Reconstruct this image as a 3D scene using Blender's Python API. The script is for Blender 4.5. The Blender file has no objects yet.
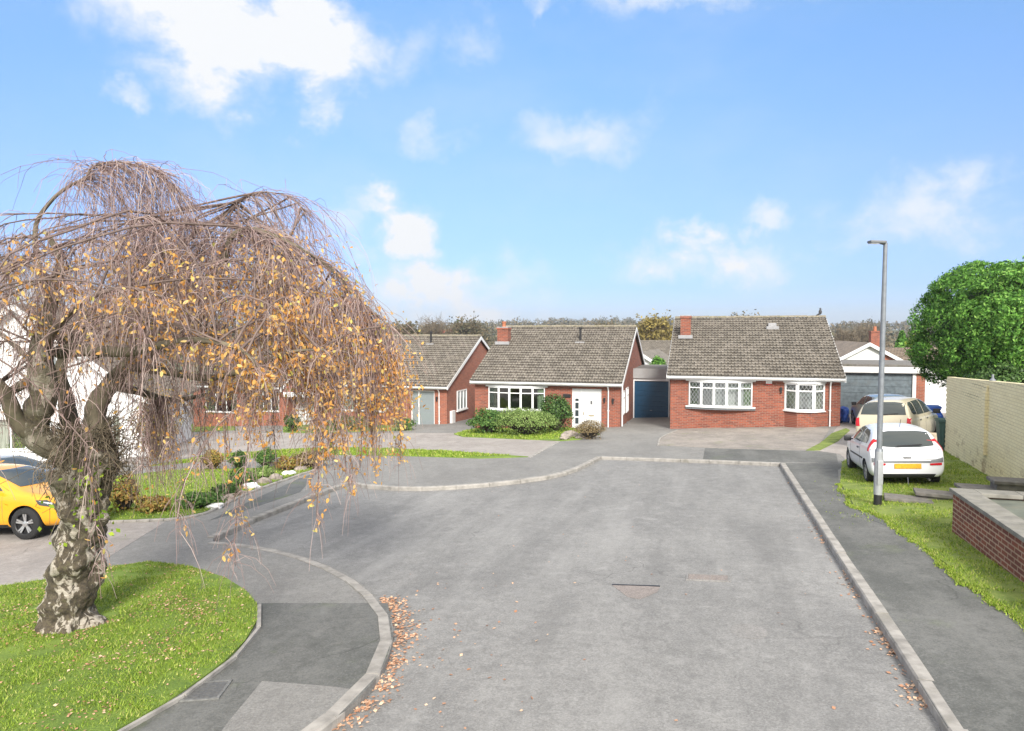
import bpy, bmesh, math, random
import numpy as np
from mathutils import Vector, Matrix
from mathutils.bvhtree import BVHTree
from mathutils import noise as mnoise
from mathutils.geometry import tessellate_polygon
random.seed(7); rng = np.random.default_rng(11)
SC = bpy.context.scene; COL = SC.collection
R = math.radians
# ------------------------------------------------------------------ camera
PITCH = R(2.78); FPX = 710.0; CH = 3.18
cd = bpy.data.cameras.new('camera'); cam = bpy.data.objects.new('camera', cd); COL.objects.link(cam)
cam.location = (0, 0, CH); cam.rotation_euler = (R(90) - PITCH, 0, 0)
cd.sensor_width = 36; cd.lens = FPX / 1024 * 36; cd.clip_start = .05; cd.clip_end = 6000
SC.camera = cam
# ------------------------------------------------------------------ world and sun
SUN_EL = R(33); SUN_AZ = R(172)      # azimuth clockwise from +Y: behind the camera, to the right
SKY_STRENGTH = .083; SUN_STRENGTH = 2.5
SC.view_settings.view_transform = 'Standard'; SC.view_settings.look = 'None'
SC.view_settings.gamma = 1; SC.view_settings.use_curve_mapping = False
SC.view_settings.exposure = 1.27
def ray(px, py):
    return Vector((0, math.cos(PITCH), -math.sin(PITCH))) + Vector((1, 0, 0)) * ((px - 512) / FPX) + Vector((0, math.sin(PITCH), math.cos(PITCH))) * ((365.5 - py) / FPX)
class NT:
    def __init__(s, nt): s.t = nt; s.n = nt.nodes; s.l = nt.links
    def a(s, typ, ins=None, **kw):
        n = s.n.new(typ)
        for k, v in kw.items(): setattr(n, k, v)
        for k, v in (ins or {}).items():
            sock = n.inputs[k]
            if isinstance(v, bpy.types.NodeSocket): s.l.new(v, sock)
            else: sock.default_value = v
        return n
    def m(s, op, a, b=None, c=None, clamp=False):
        d = {0: a}
        if b is not None: d[1] = b
        if c is not None: d[2] = c
        return s.a('ShaderNodeMath', d, operation=op, use_clamp=clamp).outputs[0]
    def vm(s, op, a, b=None):
        d = {0: a}
        if b is not None: d[1] = b
        n = s.a('ShaderNodeVectorMath', d, operation=op)
        return n.outputs['Value'] if op in ('LENGTH', 'DOT_PRODUCT', 'DISTANCE') else n.outputs[0]
    def noise(s, vec, scale, detail=3, rough=.55, dist=0):
        return s.a('ShaderNodeTexNoise', {'Vector': vec, 'Scale': scale, 'Detail': detail, 'Roughness': rough, 'Distortion': dist}).outputs['Fac']
    def ramp(s, fac, stops, interp='LINEAR'):
        n = s.a('ShaderNodeValToRGB', {'Fac': fac}); r = n.color_ramp; r.interpolation = interp
        while len(r.elements) < len(stops): r.elements.new(.5)
        for e, (p, c) in zip(r.elements, stops):
            e.position = p; e.color = (c, c, c, 1) if isinstance(c, (int, float)) else (*c, 1)
        return n.outputs[0]
    def mix(s, fac, a, b, blend='MIX'):
        n = s.n.new('ShaderNodeMix'); n.data_type = 'RGBA'; n.blend_type = blend
        for i, v in ((0, fac), (6, a), (7, b)):
            if isinstance(v, bpy.types.NodeSocket): s.l.new(v, n.inputs[i])
            else: n.inputs[i].default_value = v if i == 0 else (*v[:3], 1)
        return n.outputs[2]
    def sstep(s, x, lo, hi):
        n = s.a('ShaderNodeMapRange', {'Value': x, 'From Min': lo, 'From Max': hi}, interpolation_type='SMOOTHSTEP')
        return n.outputs[0]
w = bpy.data.worlds.new('World'); SC.world = w; w.use_nodes = True
t = NT(w.node_tree); w.node_tree.nodes.clear()
sky = t.a('ShaderNodeTexSky', sky_type='NISHITA', sun_disc=False, sun_elevation=SUN_EL, sun_rotation=SUN_AZ, air_density=1.0, dust_density=.6, ozone_density=2.2, altitude=50)
gen = t.a('ShaderNodeTexCoord').outputs['Generated']
elev = t.a('ShaderNodeSeparateXYZ', {0: gen}).outputs[2]
tint = t.ramp(elev, [(0, (.46, .58, .92)), (.06, (.42, .54, .90)), (.12, (.52, .61, .93)), (.2, (.68, .75, 1.0)), (.42, (.88, 1.10, 1.2)), (1, (.9, 1.0, 1.15))])
base_sky = t.mix(1.0, sky.outputs[0], tint, 'MULTIPLY')
warp = t.a('ShaderNodeTexNoise', {'Vector': gen, 'Scale': 5.0, 'Detail': 6, 'Roughness': .62})
warpv = t.vm('SCALE', t.vm('SUBTRACT', warp.outputs['Color'], (.5, .5, .5))); warpv.node.inputs['Scale'].default_value = .30
dirw = t.vm('ADD', gen, warpv)
fine = t.noise(t.vm('MULTIPLY', gen, (1, 1, 1.7)), 9.0, 8, .6, .3)
clouds = None
# direction towards each cloud, its half-widths (sideways, upwards) and its density
for (cx, cy, sx, sz, dens) in [(238, 40, .16, .095, 1.4), (300, 90, .06, .05, 1.0), (165, 20, .10, .05, .7), (398, 232, .06, .05, 1.2), (450, 302, .14, .06, 1.4),
                               (700, 248, .10, .04, 1.0), (765, 232, .07, .03, .55), (925, 205, .12, .05, .55), (575, 130, .10, .045, .5), (400, 45, .06, .05, .32), (475, 40, .05, .04, .32),
                               (340, 235, .09, .05, .5), (700, 12, .12, .03, .5), (580, 5, .05, .02, .4), (100, 108, .04, .02, .5), (425, 132, .05, .03, .4), (520, 312, .09, .03, .5), (30, 330, .25, .08, .8)]:
    d = ray(cx, cy).normalized()
    q = t.vm('MULTIPLY', t.vm('SUBTRACT', dirw, tuple(d)), (1 / sx, 1 / sx, 1 / sz))
    k = t.m('MULTIPLY', t.sstep(t.vm('LENGTH', q), 1.35, .15), dens)
    clouds = k if clouds is None else t.m('MAXIMUM', clouds, k)
cm = t.m('MULTIPLY', t.m('MULTIPLY', clouds, 1.25), t.sstep(fine, .36, .62), clamp=True)
cm = t.m('ADD', cm, t.m('MULTIPLY', t.m('MULTIPLY', clouds, clouds), .38), clamp=True)
veil = t.m('MULTIPLY', t.sstep(t.noise(t.vm('MULTIPLY', gen, (1, 1, 2.2)), 2.2, 5, .6), .42, .85), .22)
cm = t.m('MAXIMUM', cm, veil)
wc = t.mix(cm, base_sky, (4.75, 4.85, 5.0))
gs = t.a('ShaderNodeSeparateXYZ', {0: gen})     # unseen bright cloud overhead and behind the camera, added for softer neutral light
fill_cloud = t.m('MAXIMUM', t.sstep(gs.outputs[2], .50, .80), t.m('MULTIPLY', t.sstep(gs.outputs[1], .25, -.35), .9))
fill_cloud = t.m('MULTIPLY', fill_cloud, t.sstep(t.noise(gen, 3.0, 6, .6, .3), .25, .55))
wc = t.mix(fill_cloud, wc, (8.6, 8.1, 7.4))
bg = t.a('ShaderNodeBackground', {'Color': wc, 'Strength': SKY_STRENGTH})
t.l.new(bg.outputs[0], t.a('ShaderNodeOutputWorld').inputs[0])
sl = bpy.data.lights.new('sun', 'SUN'); so = bpy.data.objects.new('sun', sl); COL.objects.link(so)
sl.energy = SUN_STRENGTH; sl.angle = R(16); sl.color = (1, .955, .88)
sd = Vector((math.sin(SUN_AZ) * math.cos(SUN_EL), math.cos(SUN_AZ) * math.cos(SUN_EL), math.sin(SUN_EL)))
so.rotation_euler = (-sd).to_track_quat('-Z', 'Y').to_euler()
# ------------------------------------------------------------------ ground plane of the street (gently sloping)
def S(x, y): return .04 * x - .053 * y
def G(px, py, dz=0):
    d = ray(px, py); k = (CH - dz) / (.04 * d.x - .053 * d.y - d.z)
    return Vector((0, 0, CH)) + d * k
def at(px, py, y):
    d = ray(px, py); return Vector((0, 0, CH)) + d * (y / d.y)
# ------------------------------------------------------------------ materials
MATS = {}
def newmat(name):
    m = bpy.data.materials.new(name); m.use_nodes = True; nt = m.node_tree; nt.nodes.clear()
    t = NT(nt); t.p = t.a('ShaderNodeBsdfPrincipled'); t.o = t.a('ShaderNodeOutputMaterial'); t.l.new(t.p.outputs[0], t.o.inputs[0])
    t.oc = t.a('ShaderNodeTexCoord').outputs['Object']; MATS[name] = m
    return m, t
def setp(t, color=None, rough=None, bump=None, bstr=.3, bdist=.01, **kw):
    def s(k, v):
        if isinstance(v, bpy.types.NodeSocket): t.l.new(v, t.p.inputs[k])
        else: t.p.inputs[k].default_value = (*v, 1) if isinstance(v, tuple) and len(v) == 3 else v
    if color is not None: s('Base Color', color)
    if rough is not None: s('Roughness', rough)
    for k, v in kw.items(): s(k.replace('_', ' '), v)
    if bump is not None:
        b = t.a('ShaderNodeBump', {'Height': bump, 'Strength': bstr, 'Distance': bdist}); t.l.new(b.outputs[0], t.p.inputs['Normal'])
def plain(name, c, rough=.6, var=.12, scale=6, dirt=None, **kw):
    m, t = newmat(name)
    n = t.noise(t.oc, scale, 5)
    c2 = tuple(x * (1 - 2 * var) for x in c)
    col = t.mix(t.ramp(n, [(.35, 0), (.75, 1)]), c, c2)
    if dirt: col = t.mix(t.m('MULTIPLY', t.sstep(t.noise(t.oc, scale * .3, 6, .7), .52, .75), .6), col, dirt)
    setp(t, col, rough, bump=n, bstr=.08, **kw); return m
def tarmac(name, lo, hi, speck=.35, patch=.5, big=.35, tint=None, moss=0, streak=0):
    m, t = newmat(name)
    b = t.noise(t.oc, big, 6, .6, .4); b2 = t.noise(t.vm('MULTIPLY', t.oc, (1, .25, 1)), 1.1, 5, .65)
    f = t.noise(t.oc, 42, 4, .85); v = t.a('ShaderNodeTexVoronoi', {'Vector': t.oc, 'Scale': 55}).outputs['Distance']
    col = t.mix(t.sstep(t.m('ADD', t.m('MULTIPLY', b, .6), t.m('MULTIPLY', b2, .4)), .36, .64), lo, hi)
    col = t.mix(t.m('MULTIPLY', t.sstep(f, .47, .66), speck), col, tuple(min(1, x * 1.6) for x in hi)); col = t.mix(t.m('MULTIPLY', t.sstep(f, .50, .36), speck * 1.2), col, tuple(x * .5 for x in lo))
    gr_ = t.noise(t.oc, 11, 5, .8); col = t.mix(t.m('MULTIPLY', t.sstep(gr_, .45, .62), .35), col, tuple(x * .72 for x in lo))
    col = t.mix(t.m('MULTIPLY', t.sstep(v, .28, .05), speck), col, tuple(x * .35 for x in lo))
    st = t.sstep(t.noise(t.oc, 2.3, 7, .72), .6, .72)
    col = t.mix(t.m('MULTIPLY', st, .35 * patch), col, tuple(x * .6 for x in lo))
    st2 = t.sstep(t.noise(t.vm('ADD', t.oc, (37, 11, 5)), .9, 6, .6, 1.2), .60, .70)
    col = t.mix(t.m('MULTIPLY', st2, .4 * patch), col, tuple(min(1, x * 1.35) for x in hi))
    cr = t.a('ShaderNodeTexVoronoi', {'Vector': t.vm('ADD', t.oc, t.vm('SCALE', t.a('ShaderNodeTexNoise', {'Vector': t.oc, 'Scale': 1.2, 'Detail': 5}).outputs['Color'])), 'Scale': .33}, feature='DISTANCE_TO_EDGE').outputs['Distance']
    cmask = t.m('MULTIPLY', t.sstep(cr, .006, .001), t.sstep(t.noise(t.oc, .5, 3), .5, .62))
    col = t.mix(t.m('MULTIPLY', cmask, .6 * patch), col, tuple(x * .3 for x in lo))
    md_ = t.noise(t.vm('ADD', t.oc, (3, 50, 0)), 3.6, 6, .75); col = t.mix(t.m('MULTIPLY', t.sstep(md_, .52, .66), .42 * patch), col, tuple(min(1, x * 1.3) for x in hi)); col = t.mix(t.m('MULTIPLY', t.sstep(md_, .47, .34), .5 * patch), col, tuple(x * .72 for x in lo))
    if streak:
        su = t.vm('DOT_PRODUCT', t.oc, tuple(EU_)); sv_ = t.vm('DOT_PRODUCT', t.oc, tuple(EV_)); sn = t.noise(t.a('ShaderNodeCombineXYZ', {0: t.m('MULTIPLY', su, 1.0), 1: t.m('MULTIPLY', sv_, .10)}).outputs[0], 1.3, 5, .6)
        col = t.mix(t.m('MULTIPLY', t.sstep(sn, .5, .68), streak), col, tuple(min(1, x * 1.22) for x in hi)); col = t.mix(t.m('MULTIPLY', t.sstep(sn, .48, .33), streak), col, tuple(x * .78 for x in lo))
    if moss: col = t.mix(t.m('MULTIPLY', t.sstep(t.noise(t.oc, 1.1, 7, .68), .56, .70), moss), col, (.12, .17, .03))
    setp(t, col, .88, bump=t.m('ADD', f, t.m('MULTIPLY', v, .6)), bstr=.35, bdist=.006); return m
EU_ = (math.cos(R(16)), -math.sin(R(16)), 0); EV_ = (math.sin(R(16)), math.cos(R(16)), 0)
tarmac('road_tarmac', (.178, .176, .170), (.262, .258, .248), .4, .8, .22, streak=.38)
tarmac('pavement_light', (.185, .18, .17), (.25, .245, .23), .35, .6, .5)
tarmac('pavement_dark', (.095, .098, .090), (.16, .16, .15), .35, .9, .6, moss=.18, streak=.4)
tarmac('pavement_mossy', (.09, .096, .09), (.15, .152, .148), .3, .6, .8, moss=.55)
tarmac('concrete_drive', (.27, .245, .225), (.36, .33, .305), .18, .8, .6, moss=.12)
tarmac('concrete_mossy', (.22, .20, .18), (.33, .295, .26), .2, .9, .9, moss=.45)
tarmac('patch_light', (.20, .195, .185), (.27, .26, .25), .4, .4, 1)
tarmac('patch_red', (.21, .185, .17), (.27, .235, .215), .5, .4, 1)
def grassmat(name, a, b, c, sc=1.0):
    m, t = newmat(name)
    n = t.noise(t.oc, 1.4 * sc, 6, .65); f = t.noise(t.oc, 45, 3, .7)
    col = t.mix(t.sstep(n, .35, .65), a, b)
    col = t.mix(t.m('MULTIPLY', t.sstep(f, .5, .72), .55), col, c)
    col = t.mix(t.m('MULTIPLY', t.sstep(f, .42, .25), .6), col, tuple(x * .35 for x in a))
    setp(t, col, .9, bump=f, bstr=.6, bdist=.03); return m
grassmat('lawn', (.10, .17, .02), (.19, .28, .035), (.30, .38, .07))
grassmat('lawn_patchy', (.11, .17, .024), (.21, .27, .05), (.34, .31, .12), 1.6)
grassmat('field', (.07, .09, .035), (.12, .13, .06), (.13, .12, .07), .1)
def islandmat(name, stops, rough=.7, trans=.25, spec=.3):
    m, t = newmat(name)
    r = t.a('ShaderNodeNewGeometry').outputs['Random Per Island']
    col = t.ramp(r, stops)
    setp(t, col, rough); t.p.inputs['Specular IOR Level'].default_value = spec
    if trans:
        tr = t.a('ShaderNodeBsdfTranslucent', {'Color': col}); mx = t.a('ShaderNodeMixShader', {0: trans, 1: t.p.outputs[0], 2: tr.outputs[0]})
        t.l.new(mx.outputs[0], t.o.inputs[0])
    return m
islandmat('grass_blades', [(0, (.10, .16, .016)), (.45, (.21, .32, .03)), (.8, (.34, .46, .06)), (1, (.52, .48, .17))])
islandmat('verge_blades', [(0, (.10, .17, .016)), (.45, (.23, .35, .03)), (.8, (.38, .48, .07)), (1, (.52, .45, .2))])
islandmat('birch_leaf', [(0, (.62, .28, .08)), (.3, (.82, .44, .12)), (.65, (.90, .56, .18)), (.88, (.90, .66, .26)), (1, (.58, .58, .14))], .6, .45)
islandmat('fallen_leaf', [(0, (.36, .17, .09)), (.4, (.52, .29, .18)), (.75, (.64, .42, .28)), (1, (.74, .55, .38))], .8, .1)
islandmat('conifer_leaf', [(0, (.03, .09, .014)), (.4, (.08, .21, .03)), (.75, (.15, .35, .05)), (1, (.28, .48, .10))], .6, .2)
islandmat('shrub_dark', [(0, (.02, .05, .012)), (.5, (.045, .10, .02)), (1, (.11, .19, .05))], .5, .15)
islandmat('shrub_light', [(0, (.10, .16, .04)), (.5, (.20, .30, .08)), (1, (.33, .42, .15))], .8, .2)
islandmat('shrub_brown', [(0, (.13, .09, .045)), (.5, (.24, .18, .09)), (1, (.33, .26, .14))], .8, .2)
islandmat('shrub_mid', [(0, (.035, .09, .02)), (.5, (.08, .17, .035)), (1, (.17, .27, .07))], .7, .2)
islandmat('hedge_lime', [(0, (.09, .16, .01)), (.5, (.2, .32, .02)), (1, (.36, .46, .04))], .7, .25)
islandmat('autumn_mix', [(0, (.15, .08, .03)), (.4, (.35, .2, .05)), (.7, (.2, .22, .05)), (1, (.5, .34, .10))], .7, .2)
islandmat('tree_yellow', [(0, (.15, .12, .04)), (.5, (.27, .22, .07)), (1, (.38, .30, .09))], .8, .2)
islandmat('wood_far', [(0, (.05, .06, .035)), (.35, (.10, .09, .05)), (.6, (.16, .13, .08)), (.85, (.2, .155, .09)), (1, (.05, .075, .035))], .9, .1)
islandmat('twig', [(0, (.17, .11, .105)), (.5, (.32, .225, .21)), (1, (.50, .40, .36))], .75, 0)
islandmat('far_twig', [(0, (.09, .07, .05)), (.5, (.17, .14, .10)), (1, (.25, .2, .14))], .9, 0)
def brickmat(name, c1, c2, mortar, dirt=.25, painted=None, msize=.010, bump=.5):
    m, t = newmat(name)
    s = t.a('ShaderNodeSeparateXYZ', {0: t.oc})
    v = t.a('ShaderNodeCombineXYZ', {0: t.m('ADD', s.outputs[0], s.outputs[1]), 1: s.outputs[2]}).outputs[0]
    b = t.a('ShaderNodeTexBrick', {'Vector': v, 'Color1': (*c1, 1), 'Color2': (*c2, 1), 'Mortar': (*mortar, 1), 'Scale': 1, 'Mortar Size': msize, 'Mortar Smooth': .2, 'Bias': 0, 'Brick Width': .225, 'Row Height': .075})
    b.offset = .5
    col = b.outputs['Color']
    n = t.noise(t.oc, 1.3, 6, .65); col = t.mix(t.m('MULTIPLY', t.sstep(n, .45, .75), dirt), col, tuple(x * .45 for x in c1))
    n2 = t.noise(t.oc, 60, 3, .6); col = t.mix(t.m('MULTIPLY', n2, .35), col, tuple(x * .6 for x in c2))
    if painted:
        st = t.sstep(t.noise(t.vm('MULTIPLY', t.oc, (1, 1, 1.6)), 1.9, 7, .75), .53, .62)
        low = t.sstep(s.outputs[2], 1.3, .1)
        col = t.mix(t.m('MULTIPLY', t.m('MULTIPLY', st, .75), t.m('ADD', low, .12), clamp=True), col, (.26, .17, .09))
        ln = t.m('MULTIPLY', t.sstep(t.noise(t.vm('MULTIPLY', t.oc, (.4, .4, 5)), 1.2, 4, .6), .52, .66), t.sstep(s.outputs[2], 1.2, 2.4))
        col = t.mix(t.m('MULTIPLY', t.m('MULTIPLY', ln, t.m('SUBTRACT', 1.0, 0)), t.m('MULTIPLY', b.outputs['Fac'], .9)), col, (.12, .10, .06))
    setp(t, col, .9, bump=t.m('SUBTRACT', t.m('MULTIPLY', n2, .3), b.outputs['Fac']), bstr=bump, bdist=.01); return m
brickmat('brick_red', (.38, .10, .052), (.18, .05, .034), (.29, .21, .165), .3)
brickmat('brick_orange', (.43, .125, .065), (.26, .075, .045), (.31, .23, .18), .2)
brickmat('brick_low', (.27, .075, .04), (.15, .05, .035), (.46, .33, .23), .35, msize=.012)
brickmat('brick_yellow', (.84, .76, .50), (.79, .70, .44), (.62, .54, .34), .12, painted=True, msize=.008)
def tilemat(name, ca, cb, cc):
    m, t = newmat(name)
    s = t.a('ShaderNodeSeparateXYZ', {0: t.oc}); cs = math.cos(math.atan(.433))
    row = t.m('FLOOR', t.m('DIVIDE', t.m('ADD', s.outputs[1], .3), .30 * cs))
    colu = t.m('FLOOR', t.m('DIVIDE', t.m('ADD', s.outputs[0], t.m('MULTIPLY', t.m('MODULO', row, 2.0), .15)), .30))
    wn = t.a('ShaderNodeTexWhiteNoise', {'Vector': t.a('ShaderNodeCombineXYZ', {0: row, 1: colu}).outputs[0]}, noise_dimensions='3D').outputs['Value']
    col = t.ramp(wn, [(0, ca), (.5, cb), (1, cc)])
    n = t.noise(t.oc, 14, 5, .75); col = t.mix(t.m('MULTIPLY', t.sstep(n, .55, .66), .45), col, (.34, .32, .26))
    fr = t.m('FRACT', t.m('DIVIDE', t.m('ADD', s.outputs[1], .3), .30 * cs)); ed = t.m('MULTIPLY', t.sstep(fr, .42, .12), t.sstep(t.noise(t.oc, 5, 4, .7), .35, .6))
    col = t.mix(t.m('MULTIPLY', ed, .75), col, (.37, .34, .28)); jn = t.m('FRACT', t.m('DIVIDE', t.m('ADD', s.outputs[0], t.m('MULTIPLY', t.m('MODULO', row, 2.0), .15)), .30))
    col = t.mix(t.m('MULTIPLY', t.sstep(t.m('ABSOLUTE', t.m('SUBTRACT', jn, .5)), .40, .46), .75), col, (.035, .03, .025)); col = t.mix(t.m('MULTIPLY', t.sstep(fr, .86, .95), .7), col, (.03, .027, .022))
    n3 = t.noise(t.oc, 1.1, 5, .6); col = t.mix(t.m('MULTIPLY', t.sstep(n3, .5, .75), .35), col, (.11, .10, .085))
    n4 = t.noise(t.oc, 9, 5, .7); col = t.mix(t.m('MULTIPLY', t.sstep(n4, .64, .72), .5), col, (.17, .17, .05))
    setp(t, col, .95, bump=n, bstr=.4, bdist=.01); return m
tilemat('roof_tile', (.12, .105, .088), (.17, .15, .126), (.225, .20, .172))
tilemat('roof_tile_brown', (.16, .12, .09), (.21, .16, .12), (.26, .20, .15))
plain('ridge_tile', (.28, .25, .19), .95, .3, 9, (.17, .17, .04))
plain('upvc_white', (.78, .79, .79), .35, .03)
plain('paint_white', (.74, .74, .73), .6, .06, 4, (.5, .48, .44))
plain('render_white', (.80, .80, .80), .85, .05, 3)
plain('fascia_grey', (.33, .33, .33), .8, .1, 3, (.25, .22, .2))
plain('door_white', (.72, .73, .74), .4, .03)
plain('door_blue', (.012, .065, .135), .35, .1)
plain('door_grey', (.15, .19, .215), .6, .25, 5, (.13, .14, .14))
plain('lead', (.33, .33, .34), .6)
plain('black_plastic', (.018, .018, .02), .5)
plain('rubber', (.02, .02, .021), .85, .1, 20)
plain('grey_plastic', (.16, .17, .18), .55)
plain('alloy', (.55, .56, .58), .3, .05, Metallic=.8)
plain('chrome_dark', (.3, .3, .32), .3, .05, Metallic=.7)
plain('galv', (.24, .26, .285), .5, .12, 12, Metallic=.35)
plain('galv_light', (.38, .395, .41), .55, .1, 12, Metallic=.2)
plain('bin_blue', (.02, .09, .42), .45, .06)
plain('bin_green', (.05, .11, .10), .55, .1)
plain('bag_blue', (.03, .11, .50), .4, .15)
plain('card_box', (.55, .47, .36), .9)
plain('slab', (.20, .185, .165), .92, .25, 7, (.10, .11, .06))
plain('planter_floor', (.15, .165, .135), .95, .2, 3, (.22, .18, .12)); plain('coping', (.25, .24, .21), .92, .2, 5, (.16, .17, .10))
plain('kerb_stone', (.38, .36, .33), .92, .25, 5, (.19, .18, .14))
plain('cover_frame', (.20, .20, .19), .7, .3, 15); plain('iron_cover', (.13, .13, .125), .7, .2, 25)
plain('rock', (.36, .31, .27), .95, .3, 8)
plain('soil', (.09, .065, .045), .98, .3, 14)
plain('curtain_pale', (.62, .62, .55), .9, .1)
plain('curtain_green', (.26, .34, .22), .9, .15)
plain('blind_pale', (.55, .57, .58), .9, .06)
plain('interior', (.26, .25, .22), .95)
plain('brass', (.55, .42, .2), .35, .05, Metallic=.8)
plain('red_plastic', (.5, .02, .02), .4)
plain('bird_dark', (.06, .06, .065), .8)
plain('terracotta', (.45, .17, .09), .9)
plain('plate_yellow', (.85, .44, .03), .4, .25, 45)
plain('seal_grey', (.10, .10, .105), .6)
plain('red_roof', (.42, .13, .08), .9, .15, 6)
def paint(name, c, flake=.0):
    m, t = newmat(name)
    n = t.noise(t.oc, 2.5, 5)
    setp(t, t.mix(t.m('MULTIPLY', n, .2), c, tuple(x * .75 for x in c)), .32); t.p.inputs['Coat Weight'].default_value = .6; t.p.inputs['Coat Roughness'].default_value = .08
    t.p.inputs['Metallic'].default_value = flake
paint('paint_car_white', (.76, .77, .80)); paint('paint_car_cream', (.60, .54, .40), .15); paint('paint_car_yellow', (.80, .36, .012)); paint('paint_car_silver', (.42, .44, .46), .4); paint('paint_car_green', (.36, .43, .40), .3)
def glassy(name, c, rough=.05, alpha=None):
    m, t = newmat(name); setp(t, c, rough); t.p.inputs['Specular IOR Level'].default_value = .5
    return m
glassy('car_glass', (.055, .065, .065)); glassy('dark_pane', (.045, .055, .06)); glassy('lamp_red', (.50, .012, .02), .15); glassy('lamp_amber', (.8, .3, .03), .15); glassy('lamp_clear', (.5, .52, .55), .1); glassy('pane_pale', (.22, .25, .26))
def winglass(name, lead=None):
    m, t = newmat(name)
    gl = t.a('ShaderNodeBsdfGlossy', {'Roughness': .03, 'Color': (1, 1, 1, 1)}); tr = t.a('ShaderNodeBsdfTransparent', {'Color': (.86, .9, .88, 1)})
    fr = t.m('ADD', t.m('MULTIPLY', t.a('ShaderNodeFresnel', {'IOR': 1.5}).outputs[0], 1.6), .06, clamp=True)
    mx = t.a('ShaderNodeMixShader', {0: fr, 1: tr.outputs[0], 2: gl.outputs[0]}); out = mx.outputs[0]
    if lead:
        s = t.a('ShaderNodeSeparateXYZ', {0: t.oc}); a = t.m('DIVIDE', s.outputs[0], .155); b = t.m('DIVIDE', s.outputs[2], .23)
        def line(x): return t.m('GREATER_THAN', t.m('ABSOLUTE', t.m('SUBTRACT', t.m('FRACT', x), .5)), .455)
        f = t.m('MAXIMUM', line(t.m('ADD', a, b)), line(t.m('SUBTRACT', a, b)))
        df = t.a('ShaderNodeBsdfDiffuse', {'Color': (.42, .44, .46, 1)})
        out = t.a('ShaderNodeMixShader', {0: f, 1: out, 2: df.outputs[0]}).outputs[0]
    t.l.new(out, t.o.inputs[0]); return m
winglass('window_glass'); winglass('leaded_glass', True)
def clad(name, c, step, axis, dark=.5):
    m, t = newmat(name); s = t.a('ShaderNodeSeparateXYZ', {0: t.oc})
    x = s.outputs[2] if axis == 'z' else t.m('ADD', s.outputs[0], s.outputs[1])
    fr = t.m('FRACT', t.m('DIVIDE', x, step)); g = t.sstep(fr, .10, .0)
    n = t.noise(t.oc, 3, 4); col = t.mix(t.m('MULTIPLY', n, .15), c, tuple(k * .8 for k in c))
    setp(t, t.mix(g, col, tuple(k * dark for k in c)), .6, bump=fr, bstr=.5, bdist=.01)
clad('clad_white', (.78, .78, .78), .15, 'z', .6); clad('clad_white_v', (.78, .78, .77), .12, 'x', .45); clad('garage_panel_blue', (.012, .05, .11), .27, 'z', .35); clad('garage_panel_grey', (.20, .25, .28), .30, 'z', .6)
def barkmat():
    m, t = newmat('birch_bark'); s = t.vm('MULTIPLY', t.oc, (1, 1, .45))
    n = t.noise(s, 8.5, 8, .65, .9); v = t.a('ShaderNodeTexVoronoi', {'Vector': t.vm('ADD', s, t.vm('SCALE', t.a('ShaderNodeTexNoise', {'Vector': s, 'Scale': 6, 'Detail': 4}).outputs['Color'])), 'Scale': 4.2}).outputs['Distance']
    white = t.ramp(t.noise(t.vm('MULTIPLY', t.oc, (1, 1, 5)), 8, 5, .7), [(.3, (.26, .22, .17)), (.55, (.42, .38, .32)), (.8, (.58, .54, .48))])
    dark = t.ramp(t.noise(t.oc, 18, 5, .7), [(.3, (.035, .03, .022)), (.55, (.10, .08, .055)), (.8, (.17, .17, .07))])
    f = t.sstep(t.m('ADD', n, t.m('MULTIPLY', v, .12)), .585, .63)
    up = t.sstep(t.a('ShaderNodeSeparateXYZ', {0: t.oc}).outputs[2], 1.1, 2.6)
    col = t.mix(f, dark, white); col = t.mix(t.m('MULTIPLY', up, t.m('MULTIPLY', t.sstep(t.noise(t.oc, 4, 5), .4, .6), .75)), col, (.17, .155, .11))
    setp(t, col, .95, bump=t.m('ADD', n, t.noise(t.oc, 25, 4, .7)), bstr=.9, bdist=.03)
barkmat()
plain('branch_bark', (.20, .145, .125), .9, .3, 8); plain('limb_bark', (.17, .145, .10), .95, .3, 8, (.10, .11, .055)); plain('bark_dark', (.10, .08, .06), .95, .25, 8)
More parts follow.
